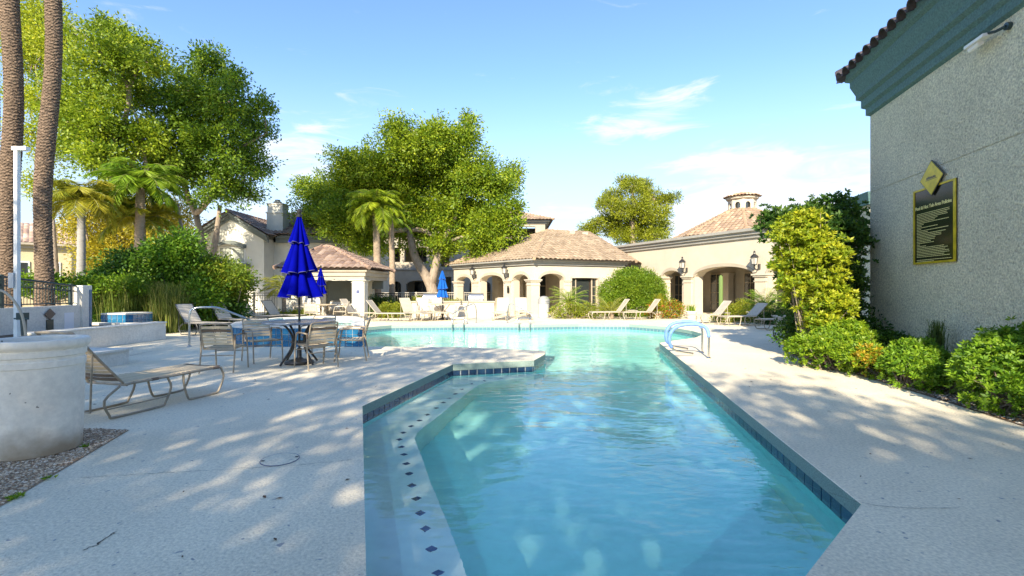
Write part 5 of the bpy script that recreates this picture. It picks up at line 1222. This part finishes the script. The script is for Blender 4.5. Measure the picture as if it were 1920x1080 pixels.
# grills on a stone counter
for i, (x, lb, ct) in enumerate(((-4.45,'steel barbecue grill on the left stone counter behind the lounges','left'),(1,'',''))[:1]):
    t = thing('grill_counter', 'low cream masonry counter behind the light blue umbrella', 'counter', (-4.6,24.6,0)); b = MB(); b.box((-5.1,24.6,0),(-.9,25.2,.72)); b.build('base', M['cream'], t); b = MB(); b.box((-5.15,24.55,.72),(-.85,25.25,.78)); b.build('counter_top', M['cream_dk'], t)
for i, px in enumerate((808, 893)):
    D = 24.8; x = (px-960)/F*D; z0 = .78; t = thing('grill', ['stainless barbecue grill on the counter left of the light blue umbrella','stainless barbecue grill on the counter beside the clubhouse arches'][i], 'grill', (x,D,z0), 0, 'barbecue grills on the counter')
    b = MB(); b.box((x-.38,D-.22,z0),(x+.38,D+.25,z0+.14)); b.build('firebox', M['grill'], t)
    b = MB(); vs = []; K = 8
    for k in range(K+1):
        a = math.pi*k/K; vs += [(x-.37, D+.02-.24*math.cos(a), z0+.14+.26*math.sin(a)), (x+.37, D+.02-.24*math.cos(a), z0+.14+.26*math.sin(a))]
    b.add(vs, [(2*k,2*k+1,2*k+3,2*k+2) for k in range(K)]+[tuple(2*k for k in range(K+1)), tuple(2*k+1 for k in range(K,-1,-1))]); b.build('hood', M['grill'], t, smooth=True)
    b = MB(); b.tube([(x-.25,D-.26,z0+.24),(x+.25,D-.26,z0+.24)], .014, 6); b.build('handle', M['iron'], t)
# trash can
tc_ = thing('trash_can', 'grey domed trash can by the clubhouse corner column', 'trash can', (1.55,23.6,0))
b = MB(); b.lathe([(.22,0),(.25,.02),(.28,.66),(.29,.70)], seg=24); b.build('bin', M['plastic_grey'], tc_, smooth=True, local=True)
b = MB(); b.lathe([(.30,.70),(.30,.76),(.285,.78),(.28,.92),(.20,1.02),(.05,1.06),(.005,1.06)], seg=24); b.build('lid', mat('bin_lid', (.28,.28,.27), .5), tc_, smooth=True, local=True)
# light pole at the far left
lp = thing('light_pole', 'square white light pole with a box lamp head before the palm trunks', 'lamp post', (-8.05,7.9,0))
x0, D0_ = (32-960)/F*8.6, 8.6
b = MB(); b.box((x0-.032,D0_-.032,.3),(x0+.032,D0_+.032,3.95)); b.build('pole', M['white'], lp)
b = MB(); b.box((x0-.06,D0_-.05,3.89),(x0+.20,D0_+.05,3.96)); b.build('lamp_head', M['white'], lp, bevel=.01)
b = MB(); b.box((x0-.09,D0_-.07,1.45),(x0+.0,D0_-.046,1.72)); b.build('junction_box', M['plastic_grey'], lp)
# small policy sign and plumbing on the garden wall
GW = ((-11.3,10.7), (-11.5,12.9))
def gwp(px, out=.0): return along(*GW, s_of_px(*GW, px), -out)
s2 = thing('small_sign', 'small dark rectangular sign with dark diamond top on the stucco wall', 'sign', (*gwp(92,.01),.4))
def wq(mb, px0, px1, y0, y1, o0, o1):
    D = gwp((px0+px1)/2)[1]; z0_ = EYE+(540-y1)/F*D; z1_ = EYE+(540-y0)/F*D; a, c = s_of_px(*GW, px0), s_of_px(*GW, px1)
    q = [along(*GW, a, -o0), along(*GW, a, -o1), along(*GW, c, -o1), along(*GW, c, -o0)]
    mb.hexa([(p[0],p[1],z0_) for p in q]+[(p[0],p[1],z1_) for p in q])
b = MB(); wq(b, 86, 99, 599, 618, .004, .02); b.build('board', M['fence'], s2)
b = MB(); c = Vector((*gwp(91.5),0)); D = c.y; u = Vector((-.0905,.996,0)); n_ = Vector((u.y,-u.x,0)); zc_ = EYE+(540-589)/F*D
ring = [(-.16,0),(0,-.14),(.16,0),(0,.14)]; b.hexa([tuple(c+u*a*1.0+n_*.022+Vector((0,0,zc_+h))) for a,h in ring]+[tuple(c+u*a+n_*.034+Vector((0,0,zc_+h))) for a,h in ring]); b.build('diamond', mat('bronze', (.10,.08,.07), .4), s2)
s3 = thing('outlet_box', 'grey weatherproof outlet box fixed on the stucco wall', 'box', (*gwp(36,.02),.7)); b = MB(); wq(b, 31, 40, 592, 612, .004, .07); b.build('cover', M['plastic_grey'], s3, bevel=.008)
s4 = thing('shower_post', 'dark tapering spigot post standing between the wall and hot tub', 'post', (-8.35,8.3,.3))
x4, y4 = (43-960)/F*8.4, 8.4
b = MB(); b.tube([(x4+.03,y4,.3),(x4+.01,y4,.9)], [.03,.045], 8); b.build('post', M['fence'], s4); b = MB(); b.box((x4-.07,y4-.05,.90),(x4+.06,y4+.05,1.02)); b.tube([(x4-.12,y4-.03,.92),(x4+.12,y4-.03,.92)], .014, 6); b.build('valve_head', M['fence'], s4)
s5 = thing('paper_notice', 'torn white paper notice taped to the stucco wall', 'notice', (*gwp(128,.01),.5)); b = MB(); 
wq(b, 120, 138, 586, 622, .004, .010); b.build('sheet', M['paper'], s5)
# pots
def pot(label, p, s=1, plant=True):
    t = thing('flower_pot', label, 'pot', (*p,0), 0, None); b = MB(); b.lathe([(.16*s,0),(.22*s,.10*s),(.25*s,.30*s),(.29*s,.34*s),(.29*s,.39*s),(.25*s,.39*s),(.22*s,.30*s),(.01,.30*s)], seg=24); b.build('vessel', M['terracotta'], t, smooth=True, local=True); return t
pot('white flower pot at the foot of the middle arcade column', (8.45,22.8), .95); pot('white bowl pot below the tall thin cacti', (11.0,22.2), 1.0); pot('squat white pot between the arcade lounges and the palm', (10.5,19.0), 1.0)
pot('small white pot near the sago plant at the hedge', (3.9,23.6), .8); pot('white pot right of the sunlit agave bushes', (6.9,22.9), .9)
# ------------------------------------------------------------ vegetation
def bl(px, py, rp, D, dz=None, ry=None, dd=0):
    """crown lobe seen at photo pixel (px,py) with radius rp pixels, at distance D"""
    D2 = D+dd; x, y, z = at(px, py, D2); r = rp/F*D2; return (x, y, z, r, (ry or r*.95), r*(dz or .9))
def blobs(lst, D, rs=None, dep=.8, k=1):
    r_ = random.Random(len(lst)*13+int(D)); return [bl(a[0], a[1], a[2]*k, D, dd=(r_.random()-.5)*2*dep*2) for a in lst]
# -- phoenix palm trunks at the left edge
def scaly_trunk(label, base, top, r, seed, h0=0):
    t = thing('date_palm', label, 'palm tree', (*base,0), 0, 'tall date palms at the left edge'); rs = np.random.RandomState(seed); SG = 40; H = top[2]; NR = int(H/.02); vs = []
    ph = rs.rand(SG); rad = np.zeros((NR, SG))
    for i in range(NR):
        z = H*i/NR; f = z/H; cx = base[0]+(top[0]-base[0])*f+.08*math.sin(z*.9+seed); cy = base[1]+(top[1]-base[1])*f; rr = r*(1.08-.18*f+.03*math.sin(z*1.3+seed))+(.10*math.exp(-z*2))
        for k in range(SG):
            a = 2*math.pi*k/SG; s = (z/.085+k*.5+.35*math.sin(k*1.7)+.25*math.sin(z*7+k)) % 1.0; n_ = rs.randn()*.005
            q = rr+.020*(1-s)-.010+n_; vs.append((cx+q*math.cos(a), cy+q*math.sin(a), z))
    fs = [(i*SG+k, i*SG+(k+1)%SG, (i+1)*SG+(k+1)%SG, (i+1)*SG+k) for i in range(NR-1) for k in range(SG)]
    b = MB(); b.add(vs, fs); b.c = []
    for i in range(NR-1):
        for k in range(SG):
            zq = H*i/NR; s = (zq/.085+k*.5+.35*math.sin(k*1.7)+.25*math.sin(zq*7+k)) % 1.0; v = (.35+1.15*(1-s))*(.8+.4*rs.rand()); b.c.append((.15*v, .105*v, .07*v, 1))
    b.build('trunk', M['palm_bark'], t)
    P0, D0, LL, T, ra = frond_set(top, 46, 4.2, 1.3, -.6, GREEN, rs, 44, .42, .05, 1.0)
    leaf_mesh('fronds', P0, D0, LL, .12, palette(GREEN, T, rs), t); ra.build('frond_stalks', M['frond'], t); return t
scaly_trunk('thick date palm trunk leaning right nearest the fence gap', (-12.67,13.0), (-12.12,13.0,15.5), .18, 1)
scaly_trunk('thick dark date palm trunk behind the white light pole', (-13.62,13.1), (-13.5,13.1,15.5), .20, 2)
scaly_trunk('date palm trunk cut by the left edge of the picture', (-14.35,13.0), (-13.65,13.0,15.8), .185, 3)
# -- big shade trees
T1 = [(200,110,70),(150,170,62),(245,175,62),(185,240,75),(265,260,65),(205,60,42),(285,120,40),(150,270,50),(240,330,50),(120,215,45),(190,300,50),(255,95,45),(230,385,36)]
tree('shade_tree', 'tall bright green tree left of its darker neighbour', (-15.5,21.5), blobs(T1, 21.5, k=.74), [(.10,.18,.012),(.23,.32,.014),(.42,.48,.02)], 1550, 36, .15, .14, .5, .22, seed=11, shell=.35, rough=.5,
     stems=[([(-15.2,21.5,0),(-15.3,21.5,2.2),(-15.9,21.5,5.0),(-16.4,21.4,8.0)], .17,.06),([(-15.2,21.5,0),(-14.6,21.6,2.6),(-15.0,21.7,5.2)], .13,.06),([(-15.2,21.5,0),(-15.7,21.3,2.4),(-16.7,21.2,4.6)], .12,.05)])
T2 = [(400,130,45),(345,170,65),(420,190,65),(470,235,45),(335,240,70),(405,270,80),(470,305,48),(350,320,60),(430,345,48),(390,370,30),(490,200,28),(310,300,45),(380,110,28),(445,150,30),(500,250,20),(470,360,25)]
tree('shade_tree', 'broad dark green tree whose crown leans over the gabled house', (-15.0,24.5), blobs(T2, 24, k=.76), [(.07,.15,.014),(.16,.27,.016),(.31,.40,.02)], 1650, 36, .16, .145, .5, .26, seed=12, shell=.35, rough=.5,
     stems=[([(-15.2,24.5,0),(-15.4,24.5,2.2),(-16.0,24.5,5.2)], .26,.13),([(-15.4,24.4,1.4),(-14.9,24.3,3.8),(-14.6,24.2,5.6)], .2,.09)])
T3 = [(815,262,55),(870,262,42),(760,280,55),(830,320,75),(700,320,60),(755,350,75),(650,350,55),(600,365,45),(890,330,55),(935,355,42),(700,400,75),(780,415,70),(860,400,75),(640,410,60),(585,400,35),(930,415,50),(905,450,48),(830,460,40),(610,430,40),(965,390,25),(690,450,45),(650,300,35),(570,350,22),(960,330,28),(740,240,35),(880,225,20),(960,440,25)]
tree('shade_tree', 'very wide lime green tree in the centre with a leaning pale trunk', (-4.8,31), blobs(T3, 31, dep=1.2, k=.86), [(.10,.19,.012),(.23,.32,.014),(.40,.46,.02)], 7000, 32, .19, .165, .5, .3, seed=13, shell=.12, rough=.42,
     stems=[([(-5.0,31,0),(-5.2,31,1.6),(-6.2,31,3.4),(-6.6,31,5.2)], .42,.2),([(-5.2,31,1.6),(-4.6,31,4.0),(-3.6,31,6.0)], .3,.12)])
T0 = [(75,30,42),(60,110,38),(110,80,40),(85,190,36),(60,250,30),(40,60,36),(95,290,26),(40,180,25),(75,350,24)]
tree('acacia_tree', 'feathery yellow green tree behind the date palm trunks', (-24,25.5), blobs(T0, 26), [(.20,.28,.015),(.38,.44,.02),(.58,.55,.03)], 1300, 20, .34, .16, .4, .16, seed=14, shell=.3, rough=.35)
Y1 = [(190,420,48),(235,455,55),(160,390,30),(205,500,42),(250,500,45),(290,400,32),(170,470,28),(310,440,40),(330,400,35),(140,430,24),(230,400,30),(180,530,30)]
tree('acacia_tree', 'golden yellow acacia glowing behind the small palms', (-24,29), blobs(Y1, 29), GOLD, 1900, 22, .3, .15, .45, .2, seed=15, shell=.35, rough=.35)
PN = [(1185,348,17),(1170,342,11),(1205,350,14),(1150,372,17),(1135,382,13),(1225,372,15),(1245,380,13),(1262,370,9),(1195,385,18),(1165,397,17),(1140,408,13),(1215,402,17),(1240,405,14),(1120,418,11),(1110,428,13),(1095,430,9),(1150,425,18),(1185,420,17),(1215,430,18),(1245,432,13),(1190,440,20),(1232,445,16),(1165,440,16)]
tree('pine_tree', 'golden green pine with open layered clumps behind the clubhouse roof', (11.2,44), blobs(PN, 44, dep=.7), [(.14,.18,.013),(.29,.33,.016),(.46,.47,.025)], 1250, 34, .18, .26, .22, .3, seed=16, shell=.7, rough=.3, fork=(10.9,44,8.0), twigs=120)
# small palms
palm('queen_palm', 'slim palm with drooping golden fronds just right of the date palms', (-16.3,18.2), (-16.2,18.2,4.7), .16, .12, 26, 1.45, YEL, 21, (1.35,.1), ll=.5, droop=1.6, leaflets=84)
palm('queen_palm', 'palm with a full drooping crown in front of the bright green tree', (-15.4,19.8), (-15.2,19.8,5.6), .22, .15, 30, 1.65, LIME, 22, (1.35,0), 'palm_bark2', ll=.55, droop=1.6, leaflets=84)
palm('queen_palm', 'palm with shaggy trunk in front of the golden acacia', (-15.9,20.6), (-15.8,20.6,4.3), .24, .17, 22, 1.6, YEL, 25, (1.35,0), 'palm_bark2', ll=.5, droop=1.6, leaflets=84)
palm('queen_palm', 'palm with pale trunk and lime fronds left of the centre tree trunk', (-7.6,27.3), (-7.7,27.3,5.9), .24, .17, 34, 1.75, [(.16,.26,.015),(.32,.42,.02),(.50,.55,.03)], 23, (1.5,-.2), 'palm_bark2', ll=.6, droop=1.8, leaflets=96)
palm('queen_palm', 'straight slim palm trunk rising into the centre tree crown', (-6.9,27.8), (-6.95,27.8,5.4), .18, .15, 16, 1.5, GREEN, 24, (1.2,-.4), 'palm_bark2', ll=.4)
palm('windmill_palm', 'tiny palm with brown trunk between the lounges and the house', (-9.75,20.6), (-9.75,20.6,1.45), .09,.08, 20, .85, YEL, 26, (1.3,-.2), 'palm_bark2', ll=.35, cat='small palm')
# left garden mass
HB = 'garden bushes on the left behind the lounges'
shrub('garden_shrub', 'dense dark green shrub behind the ornamental grass', (-12.8,16.2), blobs([(215,545,45),(255,515,45),(235,575,35),(190,560,30)], 16.2, dep=.3), DKG+[LIME[0]], 1100, 26, .15, .11, .5, 31, group=HB)
shrub('garden_shrub', 'tallest green shrub in the middle of the left garden', (-11.9,17.6), blobs([(320,490,45),(350,520,55),(300,520,45),(340,565,45),(290,570,40),(375,560,40),(345,455,25)], 17.5, dep=.4), [(.06,.16,.014),(.13,.26,.016),(.24,.36,.02)], 1900, 26, .16, .11, .5, 32, group=HB)
shrub('garden_shrub', 'lime yellow shrub nearest the gabled house', (-10.6,18.3), blobs([(405,520,36),(430,535,33),(390,545,40),(445,515,16),(415,570,30),(365,515,30)], 18, dep=.4), [(.10,.19,.015),(.20,.27,.02),(.32,.34,.02)], 1300, 24, .16, .11, .5, 33, group=HB)
shrub('garden_shrub', 'shadowy low shrub beneath the tall green one', (-12.3,19.0), blobs([(200,590,25),(260,590,28),(320,590,28),(380,590,28),(430,590,25)], 18.5, dep=.3), DKG, 800, 24, .16, .11, .5, 34, group=HB)
def grass_clump(name, label, base, n, h, spread, pal, seed, cat='ornamental grass', wd=.018):
    rs = np.random.RandomState(seed); t = thing(name, label, cat, (base[0], base[1], base[2] if len(base) > 2 else 0)); z0 = t.location[2]; b = MB(); b.c = []
    for i in range(n):
        a = rs.rand()*6.28; x = base[0]+rs.randn()*spread*.3; y = base[1]+rs.randn()*spread*.3; L_ = h*(.6+.6*rs.rand()); lean = spread*(.3+.9*rs.rand()); c = palette(pal, np.array([rs.rand()]), rs)[0]; s = (-math.sin(a)*wd/2, math.cos(a)*wd/2); vs = []
        for k in range(5):
            q = k/4; d = lean*q*q; zz = z0+L_*math.sin(q*1.9)/math.sin(1.57)*(.95 if q < .9 else .93); w_ = 1-q*.9; vs += [(x+d*math.cos(a)-s[0]*w_, y+d*math.sin(a)-s[1]*w_, zz), (x+d*math.cos(a)+s[0]*w_, y+d*math.sin(a)+s[1]*w_, zz)]
        b.add(vs, [(2*k,2*k+1,2*k+3,2*k+2) for k in range(4)]); b.c += [(*c,1)]*4
    b.build('blades', M['leaf'], t); return t
grass_clump('fountain_grass', 'arching fountain grass beside the blue tiled basin', (-11.3,15.9), 900, 1.5, .8, [(.09,.15,.02),(.20,.26,.04),(.36,.33,.09)], 41)
grass_clump('fountain_grass', 'tall arching grass between the basin and the dark shrub', (-12.6,15.6), 700, 1.6, .8, [(.08,.15,.02),(.17,.25,.03),(.32,.32,.08)], 42)
shrub('climbing_shrub', 'small green shrub at the foot of the light pole behind the fence', (-12.2,10.6,1.0), [(-12.3,10.6,1.5,.35,.3,.35)], LIME, 120, 20, .1, .08, .5, 35)
shrub('low_hedge', 'low bright green hedge seen over the green fence', (-14.5,15,1.0), [(-14.8+.6*k,14.5+.3*k,1.55,.5,.4,.28) for k in range(5)], LIME, 500, 20, .1, .09, .5, 36)
# bushes across the pool
YB = [(.14,.20,.015),(.25,.28,.018),(.38,.38,.03)]
def low_bush(label, px0, px1, ytop, D, pal, seed, tint=None, name='garden_bush', group='sunlit low bushes across the pool', zb=0):
    x0, x1 = (px0-960)/F*D, (px1-960)/F*D; h = EYE+(540-ytop)/F*D; n_ = max(2, int((x1-x0)/.7)); rs = random.Random(seed); B = []
    for k in range(n_):
        x = x0+(x1-x0)*(k+.5)/n_; hh = h*(.75+.25*rs.random()); B.append((x, D+rs.uniform(-.15,.15), hh*.48, (x1-x0)/n_*.72, .45, hh*.52))
    return shrub(name, label, ((x0+x1)/2, D), B, pal, int(130*n_*max(.5,h)), 22, .09, .075, .55, seed, 'bush', group, tint=tint)
low_bush('yellow green bush left of the umbrella pole below the pavilion', 505, 560, 580, 20.3, YB, 51)
low_bush('yellow green bush by the trunk of the small palm', 556, 575, 583, 20.8, YB, 52)
low_bush('dark green bush behind the black fence beside the pavilion', 690, 735, 552, 24.5, [(.03,.08,.015),(.06,.13,.02),(.14,.2,.02)], 53)
low_bush('lime bush in front of the fence right of the dark one', 716, 752, 568, 23.6, YB, 54)
low_bush('lime bush behind the pair of far lounges', 738, 775, 560, 26, YB, 55)
low_bush('lime hedge behind the grill and tree trunk', 772, 812, 557, 28, YB, 56)
low_bush('yellow green bush behind the light blue umbrella', 815, 862, 556, 28.5, YB, 57)
low_bush('low sunlit bush at the foot of the clubhouse windows', 1040, 1122, 567, 23.0, YB, 58)
HD = [(1150,548,26),(1185,538,34),(1215,545,30),(1160,570,28),(1200,572,30),(1228,565,20),(1170,525,20),(1205,522,18)]
shrub('round_hedge', 'large rounded bright green hedge in front of the clubhouse and wing', (6.2,24.6), blobs(HD, 24.8, dep=.25), [(.10,.20,.012),(.18,.28,.015),(.28,.36,.025)], 2600, 24, .10, .075, .55, 59, 'hedge', shell=.8, rough=.08)
low_bush('red tipped yellow bush at the left foot of the middle arcade column', 1222, 1275, 557, 22.9, YB, 60, (.22,(.55,.12,.03)))
low_bush('low green ground bushes behind the arcade lounges', 1345, 1420, 590, 20.6, YB, 61)
low_bush('dark green bush right of the small arcade palm', 1420, 1480, 582, 19.5, DKG, 62)
low_bush('yellow bush behind the cacti at the arcade', 1368, 1400, 566, 22.6, YB, 63)
palm('sago_palm', 'bright sago palm before the clubhouse arch', (2.75,23.4), (2.75,23.4,.75), .12,.11, 30, 1.15, LIME, 71, (1.25,0), 'palm_bark2', ll=.22, droop=.9, cat='sago palm', lw=.05, leaflets=40)
palm('sago_palm', 'sago palm at the left end of the rounded hedge', (4.75,23.2), (4.75,23.2,.25), .12,.11, 28, .95, YEL, 72, (1.35,.1), 'palm_bark2', ll=.22, droop=.8, cat='sago palm', lw=.05, leaflets=40)
palm('sago_palm', 'green fan palm beside the right hand arcade column', (10.6,20.2), (10.6,20.2,.55), .12,.11, 34, 1.0, GREEN, 73, (1.4,.1), 'palm_bark2', ll=.28, droop=.7, cat='small palm', lw=.05, leaflets=36)
grass_clump('agave_plant', 'spiky yellow agave in the pot right of the hedge', (6.95,22.9,.3), 120, .8, .4, YEL, 74, 'agave', .05)
grass_clump('agave_plant', 'thin leaved plant in the white arcade pot', (8.45,22.8,.3), 60, .35, .3, LIME, 75, 'plant', .03)
for i, (x, y, h) in enumerate(((10.45,24.2,2.1),(11.45,22.3,2.3),(11.6,22.5,1.8))):
    t = thing('column_cactus', ['tall green column cactus before the lit arcade wall','tallest column cactus of the pair right of the first','shorter column cactus right beside the tallest one'][i], 'cactus', (x,y,0))
    b = MB(); b.lathe([(.07,0),(.085,.1),(.085,h-.15),(.06,h-.04),(.01,h)], seg=24, mod=lambda a, z: 1+.16*abs(math.sin(a*4))); b.build('stem', mat('cactus', (.12,.19,.05), .7), t, smooth=True, local=True)
# -- right planting bed
def rosettes(name, label, base, B, n_cl, leafn, ll, pal, seed, tint=None, cat='bush', group=None, shell=.75, lw=.42, zmin=.03, rough=.15):
    """shrub of whorled leaves: each cluster is a rosette facing outward and up"""
    rs = np.random.RandomState(seed); t = thing(name, label, cat, (*base,0), 0, group); B = np.array(B, float)
    vol = B[:,3]*B[:,4]+B[:,4]*B[:,5]; k = rs.choice(len(B), n_cl, p=vol/vol.sum()); d = rs.randn(n_cl,3); d[:,2] = np.where(rs.rand(n_cl) < .7, np.abs(d[:,2]), d[:,2]); d /= np.linalg.norm(d,axis=1)[:,None]
    rad = (shell+(1-shell)*rs.rand(n_cl)**.5)*(1+rough*rs.randn(n_cl)*.6); cen = B[k,:3]+d*B[k,3:6]*rad[:,None]; ok = cen[:,2] > zmin; cen, d, rad = cen[ok], d[ok], rad[ok]; n_ = len(cen)
    ax = d*.6+np.array([0,0,.75])+rs.randn(n_,3)*.3; ax /= np.linalg.norm(ax,axis=1)[:,None]
    r1 = np.cross(ax, rs.randn(n_,3)); r1 /= np.linalg.norm(r1,axis=1)[:,None]; r2 = np.cross(ax, r1)
    P0 = []; D0 = []; T = []; tcl = np.clip(.45+.22*rs.randn(n_),0,1)
    for j in range(leafn):
        a = j*2.4+rs.rand(n_)*.5; el = .15+.75*(j/leafn); dd = (r1*np.cos(a)[:,None]+r2*np.sin(a)[:,None])*math.cos(el)+ax*math.sin(el)
        P0.append(cen+ax*(j/leafn*.02)); D0.append(dd); T.append(tcl+.10*rs.randn(n_)+.12*j/leafn)
    P0, D0, T = np.concatenate(P0), np.concatenate(D0), np.concatenate(T); cols = palette(pal, T, rs)
    if tint is not None:
        c = np.array(tint[1]); R0 = tint[2]; m_ = ((np.array(P0)-np.array(tint[0]))**2).sum(1) < R0**2; m_ &= rs.rand(len(m_)) < .55; cols[m_] = c*(.7+.6*rs.rand(m_.sum(),1))
    leaf_mesh('foliage', P0, D0, ll, lw, cols, t)
    st = MB(); 
    for j in rs.choice(n_, min(60, n_), replace=False):
        c = cen[j]; b0 = (base[0]+rs.randn()*.12, base[1]+rs.randn()*.12, -.02); m_ = tuple((np.array(b0)+c)/2+rs.randn(3)*.05); st.tube([b0, m_, tuple(c)], [.014,.010,.004], 4)
    st.build('stems', M['bark'], t); return t
PIT = [(.07,.17,.012),(.16,.30,.016),(.28,.42,.025)]
GB = 'leafy mounds along the grey wall'
rosettes('pittosporum_bush', 'biggest rounded green bush at the lower right by the grey wall', (6.0,5.7), [(5.85,5.65,.32,.55,.55,.48),(6.2,5.9,.42,.5,.6,.52),(5.75,5.0,.2,.35,.4,.28),(6.1,5.2,.3,.45,.5,.36)], 3400, 9, .062, PIT, 81, group=GB)
rosettes('pittosporum_bush', 'middle low green bush with upright sprig in the wall bed', (5.95,7.1), [(5.85,7.05,.22,.38,.42,.30),(6.1,7.3,.3,.36,.4,.36),(5.95,6.7,.16,.3,.3,.24)], 1500, 9, .060, PIT, 82, group=GB)
rosettes('pittosporum_bush', 'bright green bush with orange tinged leaves below the yellow shrub', (5.85,8.6), [(5.75,8.5,.30,.42,.5,.36),(6.1,8.9,.42,.5,.5,.42),(5.8,7.95,.22,.36,.4,.28),(5.45,9.0,.25,.3,.35,.3)], 2600, 9, .066, LIME, 83, ((5.75,7.75,.3),(.48,.34,.025),.25), group=GB)
rosettes('pittosporum_bush', 'dark green mound in the wall shade behind the middle bush', (6.75,7.9), [(6.7,8.0,.16,.35,.6,.2),(6.9,8.9,.28,.4,.6,.34)], 800, 8, .065, DKG, 84, group=GB)
rosettes('pittosporum_bush', 'green mound cut by the right edge of the picture', (6.1,4.3), [(6.0,4.3,.22,.5,.5,.32)], 1100, 9, .062, PIT, 85, group=GB)
rs = np.random.RandomState(9)
grass_clump('upright_sprig', 'wispy upright conifer sprig against the grey wall', (6.62,7.55), 260, .85, .14, [(.07,.12,.03),(.12,.18,.03),(.2,.24,.05)], 86, 'plant', .02)
YEB = [(5.72,9.7,2.35,.42,.5,.48),(5.98,9.4,1.9,.45,.5,.52),(5.82,9.6,1.4,.42,.5,.48),(6.10,9.3,1.05,.38,.45,.42),(5.85,9.7,2.72,.28,.35,.26),(6.0,9.3,.7,.34,.4,.36),(5.62,9.8,1.85,.28,.4,.4)]
rosettes('yellow_shrub', 'tall golden yellow shrub glowing in the sun left of the grey wall', (6.0,9.5), YEB, 3300, 9, .085, [(.13,.23,.012),(.31,.38,.018),(.52,.52,.03)], 87, cat='shrub', shell=.55, rough=.3)
DKB = [(6.5,10.9,2.85,.6,.6,.45),(7.0,10.5,2.3,.75,.7,.65),(6.75,10.2,2.5,.4,.4,.5),(6.8,10.1,1.7,.45,.4,.6),(6.9,10.9,1.6,.8,.7,.65),(7.2,10.9,3.1,.5,.5,.45),(6.8,10.6,1.0,.8,.7,.6),(7.5,11.0,2.6,.4,.6,.7),(7.45,11.0,1.4,.5,.6,.6),(6.6,10.4,.5,.7,.6,.5),(6.0,11.1,2.8,.4,.4,.45)]
rosettes('tall_shrub', 'tall dark green shrub crowding the corner of the grey wall', (7.1,10.9), DKB, 3800, 9, .09, [(.025,.075,.012),(.055,.13,.016),(.12,.2,.02)], 88, cat='shrub', shell=.55, rough=.3)
shrub('woody_shrub', 'leafy dark undergrowth below the tall dark green shrub', (7.0,10.0), [(6.9,9.9,.5,.5,.6,.45),(6.4,10.4,.45,.5,.5,.42)], DKG, 420, 22, .12, .08, .5, 89)
# weeds at the gravel edge
rsw = np.random.RandomState(2)
for i, (px, py) in enumerate(((28,935),(160,838),(92,898))):
    x, y = G(px, py); t = thing('weed', ['green weed tuft lowest on the gravel edge','tiny weed against the planter foot','tiny weed halfway along the gravel edge'][i], 'weed', (x,y,.004)); n_ = (60,24,18)[i]
    P0 = np.array([[x+rsw.randn()*.02, y+rsw.randn()*.02, .008] for _ in range(n_)]); D0 = rsw.randn(n_,3)*np.array([1,1,.3])+np.array([0,0,.6]); D0 /= np.linalg.norm(D0,axis=1)[:,None]; leaf_mesh('leaves', P0, D0, .035, .4, palette(LIME, rsw.rand(n_), rsw), t)
# -- trees behind the camera that throw the dappled shade over the near deck
TANE = math.tan(SUN_EL); SX, SY = -math.sin(SUN_AZ), -math.cos(SUN_AZ)
def shade_blob(x, y, r, z): t = z/TANE; return (x-SX*t, y-SY*t, z, r, r*1.0, r*.55)
SH = [[(-2.6,3.0,2.1,6.8),(-4.6,4.4,1.9,7.6),(-3.0,6.2,1.6,8.6),(-6.6,6.2,2.0,7.6),(-.6,2.0,1.8,7.8),(-5.6,2.2,2.0,6.4)],
      [(-5.2,9.4,1.7,8.4),(-7.6,9.6,2.0,9.2),(-2.4,9.6,1.3,8.0),(-9.0,13.4,1.5,9.4),(-1.0,10.6,1.1,9.6),(-10.6,9.0,2.2,7.8),(-6.2,12.8,1.9,10.2),(-10.0,18.2,1.5,9.6)],
      [(1.4,4.0,1.9,7.2),(.6,6.4,1.6,8.4),(3.2,2.0,2.0,7.0),(4.0,3.6,1.4,8.2),(1.9,8.2,1.1,9.0),(3.6,6.1,.9,8.6),(-.4,7.8,1.2,9.6)]]
for i, g_ in enumerate(SH):
    B = [shade_blob(*q) for q in g_]; cx = sum(q[0] for q in B)/len(B); cy = sum(q[1] for q in B)/len(B)
    tree('shade_tree', ['leafy tree behind the viewer shading the near left deck','leafy tree behind the viewer shading the table and lounges','leafy tree behind the viewer shading the near pool and right deck'][i], (cx,cy), B, GREEN, (315,330,275)[i], 38, .32, .24, .5, .25, seed=90+i, shell=.2, rough=.2, twigs=30)
